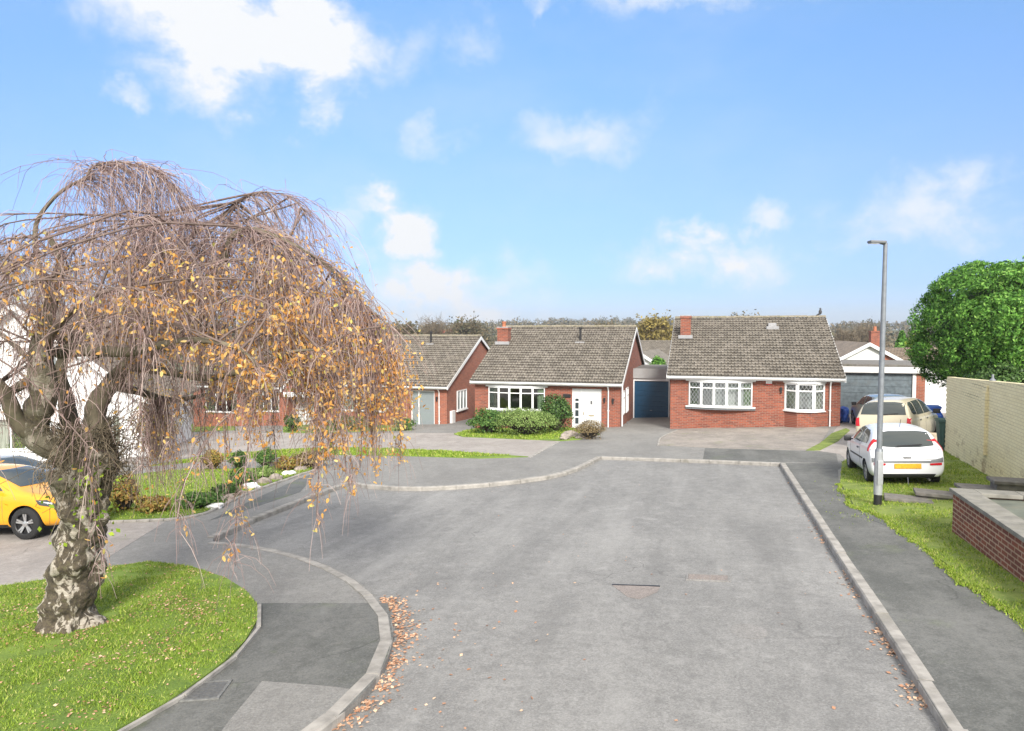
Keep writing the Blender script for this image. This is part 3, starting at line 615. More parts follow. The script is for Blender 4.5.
def frame_panel(fb, gb, P0, P1, z0, z1, transom=None, mull=(), t_=.055, d=.06, vents=()):
    # white bars fb and glass gb between two plan points; mull = fractions
    P0 = Vector((*P0, 0)); P1 = Vector((*P1, 0)); Z = Vector((0, 0, 1)); e = (P1 - P0).normalized(); nn = Vector((e.y, -e.x, 0))
    def bar(a, c, za, zc, wd):
        fb.bar(a + Z * za, c + Z * zc, wd if abs(zc - za) > .01 else d, wd if abs(zc - za) < .01 else d, up=nn if abs(zc - za) > .01 else Z)
    for f in (0, *mull, 1):
        p = P0.lerp(P1, f) + e * (t_ / 2 if f == 0 else -t_ / 2 if f == 1 else 0); bar(p, p, z0, z1, t_)
    for z in (z0 + t_ / 2, z1 - t_ / 2): bar(P0 + e * t_, P1 - e * t_, z - .0001, z + .0001, t_)
    if transom: bar(P0 + e * t_, P1 - e * t_, transom, transom, t_ * .9)
    q = [P0 + Z * z0, P1 + Z * z0, P1 + Z * z1, P0 + Z * z1]; gb.add(q, [(0, 1, 2, 3)])
def drape(b, P0, P1, z0, z1, off=.16, amp=.03, n=40, f0=0, f1=1, wave=10):
    P0 = Vector((*P0, 0)); P1 = Vector((*P1, 0)); e = (P1 - P0).normalized(); nn = Vector((-e.y, e.x, 0)); vs = []
    for i in range(n + 1):
        p = P0.lerp(P1, f0 + (f1 - f0) * i / n) + nn * (off + amp * math.sin(i * wave * 6.283 / n)); vs += [(p.x, p.y, z0), (p.x, p.y, z1)]
    b.add(vs, [(2 * i, 2 * i + 2, 2 * i + 3, 2 * i + 1) for i in range(n)])
def flat_window(root, u0, u1, z0, z1, v, mull=(), transom=None, glass='window_glass', curtains=True, cm='curtain_pale', sill=True, deep=True):
    fb = MB(); gb = MB(); frame_panel(fb, gb, (u0, v), (u1, v), z0, z1, transom, mull)
    w_ = fb.build('window', 'upvc_white', root); gb.build('pane', glass, w_)
    if sill: b = MB(); b.box(u0 - .05, u1 + .05, v - .12, v + .04, z0 - .05, z0 - .005, bev=.008); b.build('sill', 'upvc_white', w_)
    if curtains:
        for f0_, f1_ in ((0, .24), (.76, 1)): b = MB(); drape(b, (u0, v), (u1, v), z0 + .02, z1 - .02, f0=f0_, f1=f1_, wave=3, n=14); b.build('curtain', cm, w_)
    return w_
def bow_window(root, u0, u1, z0, z1, v, proj, n=5, transom=None, glass='window_glass', cm='curtain_pale', blind=None, canopy=True):
    pts = [(u0 + (u1 - u0) * i / n, v - proj * math.sin(math.pi * (i / n) * .9 + math.pi * .05) + (proj * math.sin(math.pi * .05))) for i in range(n + 1)]
    fb = MB(); gb = MB()
    for a, c in zip(pts, pts[1:]): frame_panel(fb, gb, a, c, z0, z1, transom, t_=.05)
    w_ = fb.build('window', 'upvc_white', root); gb.build('pane', glass, w_)
    out = [Vector((x, y - .07, z0 - .06)) for x, y in pts]; out = [Vector((u0 - .15, v + .02, z0 - .06))] + [Vector((u0 - .15, v - .08, z0 - .06))] + out[1:-1] + [Vector((u1 + .15, v - .08, z0 - .06)), Vector((u1 + .15, v + .02, z0 - .06))]
    b = MB(); b.prism(out, (0, 0, .05)); b.build('sill', 'upvc_white', w_)
    b = MB(); b.prism([p + Vector((0, .05, -.002)) for p in out], (0, 0, -.09)); b.build('apron', 'grey_plastic', w_)
    if canopy: b = MB(); b.prism([p + Vector((0, .02, z1 - z0 + .07)) for p in out], (0, 0, .06)); b.build('head_board', 'upvc_white', w_)
    b = MB()
    if blind: drape(b, (u0 + .3, v), (u1, v), z0 + .02, z1 - .02, off=.1, amp=.012, n=120, wave=22); b.build('blind', blind, w_); b = MB()
    for f0_, f1_ in ((.01, .14), (.87, .99)): b = MB(); drape(b, (u0, v), (u1, v), z0 + .02, z1 - .02, off=.05, f0=f0_, f1=f1_, wave=3, n=14); b.build('curtain', cm, w_)
    return w_
def downpipe(root, u, v, z0, z1, mat='upvc_white'):
    b = MB(); b.tube([(u, v - .3, z1), (u, v - .28, z1 - .12), (u, v - .07, z1 - .32), (u, v - .07, z0)], .035, 10)
    for z in (z0 + .35, (z0 + z1) / 2): b.box(u - .05, u + .05, v - .075, v - .002, z, z + .04)
    return b.build('downpipe', mat, root, 40)
def ridge(root, u0, u1, v, z, mat='ridge_tile'):
    b = MB(); n = int((u1 - u0) / .42)
    for i in range(n):
        a = u0 + (u1 - u0) * i / n; c = u0 + (u1 - u0) * (i + 1) / n - .006; j = random.uniform(-.008, .008); vs = []
        for uu, k in ((a, 0), (c, .010)):
            for q in range(7): an = math.pi * q / 6; vs.append((uu, v + math.cos(an) * (.15), z + j + k + math.sin(an) * .10 - .03))
        b.add(vs, [(q, q + 1, 8 + q, 7 + q) for q in range(6)] + [tuple(range(6, -1, -1)), tuple(range(7, 14))])
    b.build('ridge_tiles', mat, root, 50)
def chimney(root, u, v, wd, dp, z0, z1, mat='brick_red', pot=True, n=1):
    b = MB(); b.box(u - wd / 2, u + wd / 2, v - dp / 2, v + dp / 2, z0, z1 - .12).box(u - wd / 2 - .04, u + wd / 2 + .04, v - dp / 2 - .04, v + dp / 2 + .04, z1 - .12, z1 - .03)
    c = b.build('chimney', mat, root); b = MB(); b.box(u - wd / 2 - .02, u + wd / 2 + .02, v - dp / 2 - .02, v + dp / 2 + .02, z1 - .03, z1 + .03, bev=.015); b.build('chimney_cap', 'lead', c)
    b = MB(); k = .42; b.box(u - wd / 2 - .10, u + wd / 2 + .10, v - dp / 2 - .12, v - dp / 2 - .004, z0 + .25, z0 + .42); b.build('flashing', 'lead', c)
    if pot: b = MB(); b.lathe([(.11, 0), (.10, .2), (.13, .24), (.13, .3), (.08, .3), (.08, .05)], (u, v, z1 + .03), 14); b.build('chimney_pot', 'terracotta', c, 40)
def bungalow(name, label, A, W, s, eave, top, holes, ang=A16, wall='brick_red', base=-1.2, group=None, tile='roof_tile', verge='upvc_white', gable=None, sides=(True, True)):
    root = empty(name, A, -ang, label, 'bungalow', group); ov = .32; vo = .14; T = .25
    tn = (top - eave) / (s + ov); D = 2 * s; we = eave - .02 + tn * ov - .06
    b = MB(); wall_panel(b, 0, W, base, we, 0, T, holes)
    b.build('wall', wall, root)
    b = MB(); b.box(T, W - T, D - T, D, base, we); b.build('rear_wall', wall, root)
    for u in (0, W - T):
        b = MB(); zt = eave + tn * (s + ov) - .10
        b.prism([(u, 0 if 0 else .0 + T, base), (u, D - 0, base), (u, D, we), (u, s, zt), (u, T, we + tn * T), ], (T, 0, 0)); 
        b.add([(u, 0.0005, we), (u + T, 0.0005, we), (u + T, T, we), (u, T, we), (u, T, we + tn * T), (u + T, T, we + tn * T)], [(0, 3, 4), (1, 5, 2), (0, 4, 5, 1)])
        b.build('gable_wall', wall if gable is None else gable, root)
    b = MB(); b.box(T + .002, W - T - .002, T + .002, D - T - .002, base, -.02).box(T + .002, W - T - .002, 3.6, 3.7, -.02, eave - .1).box(T + .002, W - T - .002, T + .002, D - T - .002, eave - .1, eave - .05); b.build('interior', 'interior', root)
    b = MB(); roof_slope(b, -vo, W + vo, -ov, eave, s, top); roof_slope(b, -vo, W + vo, D + ov, eave, s, top); rf = b.build('roof', tile, root, 35)
    ridge(rf, -vo, W + vo, s, top + .06)
    # fascia, gutter, soffit, bargeboards
    b = MB(); b.box(-vo, W + vo, -ov + .03, -ov + .055, eave - .18, eave - .01).box(-vo, W + vo, -ov + .055, .0, eave - .16, eave - .14); b.build('fascia', verge, root)
    b = MB(); pr = [(-ov - .085 + .055 * math.cos(a), eave - .07 + .055 * math.sin(a)) for a in [math.pi + math.pi * i / 8 for i in range(9)]]
    vs = [(u, y, z) for u in (-vo, W + vo) for (y, z) in pr + [(p[0] * 1.0, p[1] + .006) for p in ((pr[-1][0] - .006, pr[-1][1]), (pr[0][0] + .006, pr[0][1]))]]
    n = 11; b.add(vs, [(i, n + i, n + i + 1, i + 1) for i in range(8)] + [tuple(range(n)), tuple(range(2 * n - 1, n - 1, -1))]); b.build('gutter', verge, root)
    for u in (-vo - .028, W + vo + .003):
        b = MB()
        for (va, vb) in ((-ov, s), (D + ov, s)):
            za, zb = eave, top; b.prism([(u, va, za - .20), (u, vb, zb - .20), (u, vb, zb + .015), (u, va, za + .015)], (.025, 0, 0))
        b.build('bargeboard', verge, root)
    return root, tn
def wall_light(root, u, v, z): b = MB(); b.box(u - .05, u + .05, v - .1, v, z, z + .12, bev=.01).box(u - .035, u + .035, v - .085, v - .02, z - .14, z - .001, bev=.01); return b.build('wall_light', 'black_plastic', root)
# ------------------------------------------------------------------ right-hand bungalow
A = G(670, 430.6); F = Fac(A); FQ = lambda px, py, v=0: (F.q(px, py, v)[0], F.q(px, py, v)[1] - A.z)
W = F.q(840, 420)[0]; bw0 = FQ(689, 400)[0]; bw1 = FQ(752, 400)[0]; bz0 = FQ(720, 406)[1]; bz1 = 2.34
y0 = FQ(786, 400)[0]; y1 = FQ(823, 400)[0]; yz0 = FQ(805, 410)[1]
root, tn = bungalow('bungalow', 'red brick bungalow with lattice glazed bow window, right of the blue garage door', A, W, 5.9, 2.60, 5.30, [(bw0, bw1, bz0, bz1), (y0, y1, yz0, bz1)], wall='brick_red', group='red brick bungalows round the close')
bow_window(root, bw0, bw1, bz0, bz1, -.04, .34, 5, bz0 + (bz1 - bz0) * .74, 'leaded_glass', 'curtain_green', 'blind_pale')
# angled bay on a brick base
b = MB(); pj = .42; sx = .42
pl = [(y0 - .05, 0), (y0 + sx, -pj), (y1 - sx, -pj), (y1 + .05, 0)]
b.prism([(x, y - .001, -1.2) for x, y in pl], (0, 0, 1.2 + yz0 - .06)); bay = b.build('bay', 'brick_red', root)
fb = MB(); gb = MB(); tr = yz0 + (bz1 - yz0) * .72
for i in range(3): frame_panel(fb, gb, (pl[i][0], pl[i][1]), (pl[i + 1][0], pl[i + 1][1]), yz0, bz1, tr, (), .07)
wn = fb.build('bay_window', 'upvc_white', bay); gb.build('pane', 'leaded_glass', wn) if False else None
wn.parent = root; gb.build('pane', 'leaded_glass', wn)
b = MB(); o2 = [(pl[0][0] - .08, 0.0), (pl[1][0] - .03, -pj - .09), (pl[2][0] + .03, -pj - .09), (pl[3][0] + .08, 0.0)]
b.prism([(x, y - .002, yz0 - .06) for x, y in o2], (0, 0, .055)); b.build('sill', 'upvc_white', wn)
b = MB(); b.prism([(x, y - .002, bz1) for x, y in o2], (0, 0, .06)); b.build('head_board', 'upvc_white', wn)
for f0_, f1_ in ((0, .2), (.8, 1)): b = MB(); drape(b, (y0 + .05, -.05), (y1 - .05, -.05), yz0 + .03, bz1 - .03, off=.1, f0=f0_, f1=f1_, n=14, wave=3); b.build('curtain', 'curtain_pale', wn)
b = MB(); drape(b, (y0 + .05, 0.15), (y1 - .05, .15), yz0 + .03, yz0 + (bz1 - yz0) * .72, off=.1, n=60, wave=14, amp=.01); b.build('blind', 'blind_pale', wn)
downpipe(root, FQ(830, 400)[0], 0, -.3, 2.56)
uu, zz = FQ(769, 381); b = MB(); b.box(uu - .13, uu + .13, -.07, -.001, zz - .12, zz + .14, bev=.015); al = b.build('alarm_box', 'upvc_white', root); b = MB(); b.box(uu - .12, uu + .12, -.06, -.001, zz - .16, zz - .123); b.build('alarm_base', 'red_plastic', al)
uu, zz = FQ(781, 390); wall_light(root, uu, 0, zz)
chimney(root, .52, 3.6, .50, .62, 4.0, 5.30 + .10, pot=False)
uu = .6
# roof vent
vv = 4.9; uu = FQ(772, 326, vv)[0]; zc = 2.6 + tn * (vv + .32); b = MB(); b.box(uu - .2, uu + .2, vv - .25, vv + .1, zc - .02, zc + .16, bev=.03); b.box(uu - .3, uu + .3, vv - .5, vv - .26, zc - .16, zc + .0, bev=.02); b.build('roof_vent', 'lead', root)
# birds on the ridge
def bird(P, label, s=1.0):
    b = MB(); b.lathe([(0, -.13), (.05, -.09), (.075, -.02), (.07, .04), (.045, .09), (.03, .115), (.042, .14), (.04, .17), (0, .195)], (0, 0, .17), 12); b.tube([(0, -.02, .1), (-.1, -.03, .04), (-.19, -.03, .0)], [.05, .035, .015], 8)
    e = empty('bird', P, random.uniform(-.5, .5), label, 'bird'); o = b.build('body', 'bird_dark', e, 60); b = MB(); b.lathe([(.014, -.06), (.001, 0)], (.07, 0, .33), 6); b.build('beak', 'grey_plastic', e)
    for y_ in (.02, -.02): b = MB(); b.tube([(0, y_, 0), (0, y_, .09)], .006, 5); b.build('leg', 'grey_plastic', e)
    e.scale = (s, s, s)
P = root.matrix_basis @ Vector((W - .05, 5.9, 5.45)); rm = Matrix.Translation(A) @ Matrix.Rotation(-A16, 4, 'Z'); bird(rm @ Vector((W - .12, 5.9, 5.42)), 'small dark bird perched at the right end of the bungalow ridge', 1.1)
# ------------------------------------------------------------------ middle bungalow
A = G(475, 431); F = Fac(A); FQ = lambda px, py, v=0: (F.q(px, py, v)[0], F.q(px, py, v)[1] - A.z)
W = F.q(620, 420)[0]; EM = 2.66; TM = 5.42
bw0 = FQ(489, 400)[0]; bw1 = FQ(545, 400)[0]; bz0 = FQ(515, 409)[1]; bz1 = 2.36
d0 = FQ(572, 400)[0]; d1 = FQ(601.5, 400)[0]
rootM, tn = bungalow('bungalow', 'red brick bungalow with white entrance door behind rounded shrubs, left of blue garage', A, W, 5.9, EM, TM, [(bw0, bw1, bz0, bz1), (d0, d1, -.3, 2.34)], group='red brick bungalows round the close')
bow_window(rootM, bw0, bw1, bz0, bz1, -.04, .34, 5, bz0 + (bz1 - bz0) * .74, 'window_glass', 'curtain_green')
def entrance(root, d0, d1, v, z0, z1, split, mat='door_white', slots=True, glassy_side=False):
    b = MB(); t_ = .06
    b.box(d0, d0 + t_, v, v + .1, z0, z1).box(d1 - t_, d1, v, v + .1, z0, z1).box(d0 + t_, d1 - t_, v, v + .1, z1 - t_, z1).box(split - .03, split + .03, v, v + .1, z0, z1 - t_).box(d0 - .05, d1 + .05, v - .25, v + .1, z0 - .12, z0 - .004); fr = b.build('door_frame', 'upvc_white', root)
    b = MB(); b.box(split + .034, d1 - t_ - .004, v + .03, v + .07, z0 + .01, z1 - t_ - .004)
    for k in range(3):
        for q in range(2):
            a = split + .10 + q * (d1 - t_ - split - .12) / 2; bb = a + (d1 - t_ - split - .12) / 2 - .09; zz = z0 + .15 + k * .68; b.box(a, bb, v + .022, v + .031, zz, zz + .55, bev=.004)
    dr = b.build('door', mat, root)
    b = MB(); c = (split + d1) / 2; b.box(c - .14, c + .14, v + .005, v + .02, z0 + .95, z0 + 1.0, bev=.004); b.build('letterbox', 'brass', dr)
    b = MB(); b.tube([(split + .12, v + .0, z0 + 1.0), (split + .12, v - .02, z0 + 1.16)], .014, 8); b.build('handle', 'brass', dr)
    if slots: b = MB(); b.box(c - .05, c + .05, v + .01, v + .021, z0 + 1.55, z0 + 1.72, bev=.004); b.build('knocker', 'chrome_dark', dr)
    b = MB(); b.box(d0 + t_ + .004, split - .034, v + .03, v + .07, z0 + .01, z1 - t_ - .004); sp = b.build('side_panel', 'pane_pale' if glassy_side else mat, root)
    if slots:
        c = (d0 + split) / 2 + .01
        for k in range(4):
            b = MB(); zz = z0 + .55 + k * .38; b.box(c - .085, c + .085, v + .018, v + .029, zz, zz + (.30 if k < 3 else .12)); b.build('pane', 'dark_pane', sp)
entrance(rootM, d0, d1, .06, .02, 2.34, FQ(581, 400)[0])
downpipe(rootM, FQ(608.5, 400)[0], 0, -.1, EM - .04)
for (px, py) in ((604.5, 400), (613, 401)): wall_light(rootM, FQ(px, py)[0], 0, FQ(px, py)[1])
uu, zz = FQ(567, 396); b = MB(); b.box(uu - .2, uu + .2, -.05, -.001, zz - .08, zz + .1, bev=.02); b.build('name_plaque', 'black_plastic', rootM)
chimney(rootM, .42, 3.9, .62, .62, 4.2, 5.42, pot=True)
vv = 4.1; uu = FQ(580.5, 338, vv)[0]; zc = EM + tn * (vv + .32); b = MB(); b.tube([(uu, vv, zc - .1), (uu, vv, zc + .72)], .06, 12); b.lathe([(.09, 0), (.09, .08), (.05, .1)], (uu, vv, zc + .70), 12); fl = b.build('flue', 'black_plastic', rootM, 40); b = MB(); b.box(uu - .26, uu + .26, vv - .3, vv + .2, zc - .12, zc - .0, bev=.03); b.build('flashing', 'lead', fl)
# right gable: windows, pipe, meter box
for (v0, v1, z0, z1) in ((.75, 1.35, 1.0, 2.2), (2.1, 3.0, .95, 2.25)):
    fb = MB(); gb = MB(); frame_panel(fb, gb, (W + .04, v0), (W + .04, v1), z0, z1, z0 + (z1 - z0) * .7, (.5,) if v1 - v0 > .8 else ()); w_ = fb.build('window', 'upvc_white', rootM)
    b = MB(); b.box(W + .003, W + .02, v0, v1, z0, z1); b.build('pane', 'dark_pane', w_)
b = MB(); b.tube([(W + .06, .35, -.2), (W + .06, .35, 2.45)], .04, 10); b.build('downpipe', 'upvc_white', rootM, 40)
b = MB(); b.tube([(W + .05, 1.7, .0), (W + .3, 1.75, .25), (W + .12, 1.8, .55)], .025, 8); b.build('waste_pipe', 'grey_plastic', rootM, 40)
# ------------------------------------------------------------------ blue garage between
A = G(632.5, 419.5); F = Fac(A); FQ = lambda px, py, v=0: (F.q(px, py, v)[0], F.q(px, py, v)[1] - A.z)
g0 = .05; g1 = FQ(669.5, 400)[0]; hz = FQ(650, 381)[1]; ft = FQ(650, 368.5)[1]; fz = FQ(650, 378)[1]
gr = empty('garage', A, -A16, 'flat roofed garage with dark blue door between two bungalows', 'garage')
b = MB(); b.box(-.35, g1 + .9, .02, 5.2, -1, hz + .05); 
b = MB(); wall_panel(b, -.45, g1 + .6, -1, fz, .04, .3, [(0, g1, -.99, hz)]); b.box(-.45, -.2, .302, 5.2, -1, fz).box(g1 + .35, g1 + .6, .302, 5.2, -1, fz).box(-.2, g1 + .35, 4.95, 5.2, -1, fz); b.build('wall', 'brick_red', gr)
b = MB(); b.box(-.5, g1 + .75, -.12, -.08, fz - .02, ft); b.build('fascia', 'fascia_grey', gr)
b = MB(); b.box(-.5, g1 + .75, -.078, 5.3, fz + .03, ft - .02); b.build('roof', 'slab', gr)
b = MB(); b.box(0, .09, .0, .12, -.2, hz).box(g1 - .06, g1, .0, .12, -.2, hz).box(0, g1, -.01, .12, hz, fz - .02); b.build('door_frame', 'upvc_white', gr)
b = MB()
for k in range(8): z0 = -.05 + k * (hz + .05) / 8; b.box(.093, g1 - .063, .07, .11, z0 + .01, z0 + (hz + .05) / 8 - .012, bev=.008)
b.box(.093, g1 - .063, .09, .12, -.1, hz - .001); d = b.build('door', 'door_blue', gr); b = MB(); b.tube([(g1 / 2 - .06, .05, .55), (g1 / 2 + .06, .05, .55)], .015, 8); b.build('handle', 'chrome_dark', d)
# ------------------------------------------------------------------ third bungalow and the one beyond (behind the tree)
C3 = G(447, 425.5); W3 = 7.9; A = C3 - EU * W3; A.z = C3.z - .05; F = Fac(A); FQ = lambda px, py, v=0: (F.q(px, py, v)[0], F.q(px, py, v)[1] - A.z)
E3 = FQ(440, 386.5, -.3)[1]; T3 = FQ(470, 336.5, 5.9)[1]
wa = FQ(341, 400)[0]; wb = FQ(388, 400)[0]; wz = FQ(365, 411)[1]; da = FQ(411, 400)[0]; db = FQ(434.5, 400)[0]
root3, tn = bungalow('bungalow', 'red brick bungalow partly behind the hanging yellow leaves, with a patterned glass front door', A, W3, 5.9, E3, T3, [(wa, wb, wz, E3 - .28), (da, db, -.3, E3 - .28)], wall='brick_orange', group='red brick bungalows round the close')
flat_window(root3, wa, wb, wz, E3 - .28, .06, (.33, .66), wz + (E3 - .28 - wz) * .72, cm='curtain_pale')
entrance(root3, da, db, .06, .02, E3 - .28, FQ(418.5, 400)[0], 'pane_pale', False, True)
downpipe(root3, FQ(439.5, 400)[0], 0, -.1, E3 - .04); wall_light(root3, FQ(437, 398)[0], 0, 1.6)
vv = 4.9; uu = FQ(431, 345, vv)[0]; zc = E3 + tn * (vv + .32); b = MB(); b.tube([(uu, vv, zc - .1), (uu, vv, zc + .75)], .065, 12); b.lathe([(.09, 0), (.09, .08), (.05, .1)], (uu, vv, zc + .7), 12); fl = b.build('flue', 'black_plastic', root3, 40); b = MB(); b.box(uu - .26, uu + .26, vv - .3, vv + .2, zc - .12, zc - .0, bev=.03); b.build('flashing', 'lead', fl)
fb = MB(); gb = MB(); frame_panel(fb, gb, (W3 + .04, 1.6), (W3 + .04, 3.3), .75, 1.95, None, (.33, .66)); w_ = fb.build('window', 'upvc_white', root3); b = MB(); b.box(W3 + .003, W3 + .02, 1.6, 3.3, .75, 1.95); b.build('pane', 'pane_pale', w_); b = MB(); b.box(W3 + .003, W3 + .12, 1.5, 3.4, .68, .745); b.build('sill', 'upvc_white', w_)
b = MB(); b.box(W3 + .002, W3 + .16, .45, 1.0, -.2, .85, bev=.02); b.build('meter_box', 'paint_white', root3)
C4 = G(322, 427.5) + EV * 1.2; W4 = 10.5; A = C4 - EU * W4; A.z = C4.z - .1; F = Fac(A); FQ = lambda px, py, v=0: (F.q(px, py, v)[0], F.q(px, py, v)[1] - A.z)
E4 = FQ(250, 386.5, -.3)[1]; T4 = FQ(250, 345, 5.9)[1]
ws = [(FQ(205, 400)[0], FQ(237, 400)[0], FQ(220, 412)[1]), (FQ(255, 400)[0], FQ(279, 400)[0], FQ(268, 411)[1])]
root4, tn = bungalow('bungalow', 'red brick bungalow seen through the tree, with two white windows and a gabled porch', A, W4, 5.9, E4, T4, [(a, c, z, E4 - .3) for a, c, z in ws], wall='brick_orange', group='red brick bungalows round the close')
for a, c, z in ws: flat_window(root4, a, c, z, E4 - .3, .06, (.33, .66) if c - a > 1.8 else (.5,), None, cm='curtain_green')
# porch with a small gable
pa = FQ(291, 400)[0]; pb = FQ(330, 400)[0]; pm = (pa + pb) / 2; zt = FQ(310, 366)[1]; pv = -1.3
b = MB(); b.box(pa + .15, pa + .4, pv + .1, -.02, -.8, E4 - .2).box(pb - .4, pb - .15, pv + .1, -.02, -.8, E4 - .2); b.prism([(pa + .15, pv + .1, E4 - .2), (pb - .15, pv + .1, E4 - .2), (pm, pv + .1, zt - .1)], (0, .2, 0)); pc = b.build('porch', 'brick_orange', root4)
b = MB()
for u_ in (pa, pb): b.prism([(u_, pv, E4 - .28), (pm, pv, zt), (pm, pv, zt + .07), (u_, pv, E4 - .21)], (0, 3.0, 0))
b.build('porch_roof', 'roof_tile', pc); b = MB()
for u_ in (pa, pb): b.prism([(u_, pv - .03, E4 - .4), (pm, pv - .03, zt - .12), (pm, pv - .03, zt + .07), (u_, pv - .03, E4 - .21)], (0, .025, 0))
b.build('bargeboard', 'upvc_white', pc); b = MB(); b.box(pa + .42, pb - .42, -.06, -.02, -.1, 2.1); b.build('porch_door', 'door_white', pc)
b = MB(); b.box(pa + .3, pb - .3, pv + .02, pv + .09, E4 - .5, E4 - .2); b.build('porch_beam', 'upvc_white', pc)
# ------------------------------------------------------------------ white chalet house at the left
Cw = G(150, 458); aw = R(-14); uw = Vector((math.cos(aw), -math.sin(aw), 0)); vw = Vector((math.sin(aw), math.cos(aw), 0)); Ww = 9.6
A = Cw - uw * Ww; A.z = Cw.z - .2; F = Fac(A, aw); FQ = lambda px, py, v=0: (F.q(px, py, v)[0], F.q(px, py, v)[1] - A.z)
Ew = FQ(150, 402)[1]; Tw = Ew + 4.0; wh = empty('chalet_house', A, -aw, 'white clad chalet house with steep gable, behind the weeping tree at the left edge', 'house')
c1 = FQ(86, 430)[0]; c2 = FQ(121, 430)[0]; z_a = FQ(100, 447)[1]; z_b = FQ(100, 416)[1]; k1 = FQ(52, 360)[0]; k2 = FQ(70, 360)[0]; z_c = FQ(60, 374)[1]; z_d = FQ(60, 350)[1]; l1 = FQ(-5, 430)[0]; l2 = FQ(40, 430)[0]
b = MB(); wall_panel(b, 0, Ww, -1.5, Ew, 0, .3, [(c1, c2, z_a, z_b), (max(.4, l1), l2, z_a, z_b)]); b.build('wall', 'render_white', wh)
b = MB(); b.prism([(0, -.03, Ew + .002), (Ww, -.03, Ew + .002), (Ww / 2, -.03, Tw)], (0, .3, 0)); b.build('gable_cladding', 'clad_white', wh)
b = MB(); b.box(0, .3, .302, 9, -1.5, Ew).box(Ww - .3, Ww, .302, 9, -1.5, Ew).box(.3, Ww - .3, 8.7, 9, -1.5, Ew); b.prism([(0, 8.7, Ew), (Ww, 8.7, Ew), (Ww / 2, 8.7, Tw)], (0, .3, 0)); b.build('side_wall', 'render_white', wh)
b = MB(); b.box(.3, Ww - .3, 3, 3.1, -1.5, Ew).box(.31, Ww - .31, .31, 8.6, -.1, -.02).box(.31, Ww - .31, .31, 8.6, Ew - .05, Ew - .01); b.build('interior', 'interior', wh)
for (u_, sgn) in ((-.35, 1), (Ww + .35, -1)):
    ze = Ew - .35 * 4.0 / (Ww / 2); b = MB(); b.prism([(u_, -.4, ze), (Ww / 2, -.4, Tw), (Ww / 2, -.4, Tw + .12), (u_, -.4, ze + .12)], (0, 9.8, 0)); b.build('roof', 'roof_tile_brown', wh)
    b = MB(); b.prism([(u_, -.43, ze - .18), (Ww / 2, -.43, Tw - .16), (Ww / 2, -.43, Tw + .125), (u_, -.43, ze + .125)], (0, .025, 0)); b.build('bargeboard', 'upvc_white', wh)
for (a, c, z0, z1, vv, ml) in ((c1, c2, z_a, z_b, .08, (.25, .5, .75)), (max(.4, l1), l2, z_a, z_b, .08, (.33, .66)), (k1, k2, z_c, z_d, -.07, (.33, .66))): flat_window(wh, a, c, z0, z1, vv, ml, None, cm='curtain_pale', curtains=vv > 0, glass='window_glass' if vv > 0 else 'pane_pale')
# ------------------------------------------------------------------ wide garage behind the parked cars
A = G(838, 416.5); F = Fac(A); FQ = lambda px, py, v=0: (F.q(px, py, v)[0], F.q(px, py, v)[1] - A.z)
q1 = FQ(915.7, 400)[0]; q2 = FQ(924.5, 400)[0]; q3 = FQ(948, 400)[0]; zt = FQ(880, 365)[1]; zf = FQ(880, 373)[1]
gr = empty('garage', A, -A16, 'wide flat roofed garage with weathered grey door and white gate behind parked cars', 'garage')
b = MB(); b.box(q1, q2, 0, .35, -1, zf).box(q2, q3 + .6, .2, .35, zf - .35, zf).box(-.6, -.1, 0, .3, -1, zf).box(-.6, -.35, .302, 6, -1, zf).box(q2 - .25, q2, .352, 6, -1, zf).box(-.35, q2 - .25, 5.75, 6, -1, zf); b.build('wall', 'brick_orange', gr)
b = MB()
zd = zf - .02
for k in range(7): z0 = -.1 + k * (zd + .1) / 7; b.box(-.1, q1 - .17, .06, .10, z0 + .006, z0 + (zd + .1) / 7 - .008, bev=.006)
b.box(-.1, q1 - .17, .085, .12, -.15, zd - .001); dr = b.build('door', 'door_grey', gr); b = MB(); b.tube([(q1 / 2 - .1, .03, .8), (q1 / 2 + .1, .03, .8)], .02, 8); b.build('handle', 'chrome_dark', dr)
b = MB(); b.box(q1 - .165, q1 - .002, -.02, .14, -.2, zf - .022).box(-.1, q1 - .165, .0, .13, zd + .001, zf + .02); b.build('door_frame', 'paint_white', gr)
b = MB(); b.box(-.7, q3 + .2, -.2, -.15, zf + .02, zt - .05); b.build('fascia', 'paint_white', gr)
b = MB(); b.box(-.75, q3 + .25, -.25, 6.2, zt - .047, zt + .03); b.build('roof', 'slab', gr)
b = MB(); b.box(q2 + .02, q3, .05, .10, -.4, zf + .0)
for k in range(8): b.box(q2 + .04 + k * (q3 - q2 - .06) / 8, q2 + .02 + (k + .9) * (q3 - q2 - .06) / 8, .04, .0499, -.3, zf - .1)
b.build('side_gate', 'render_white', gr)
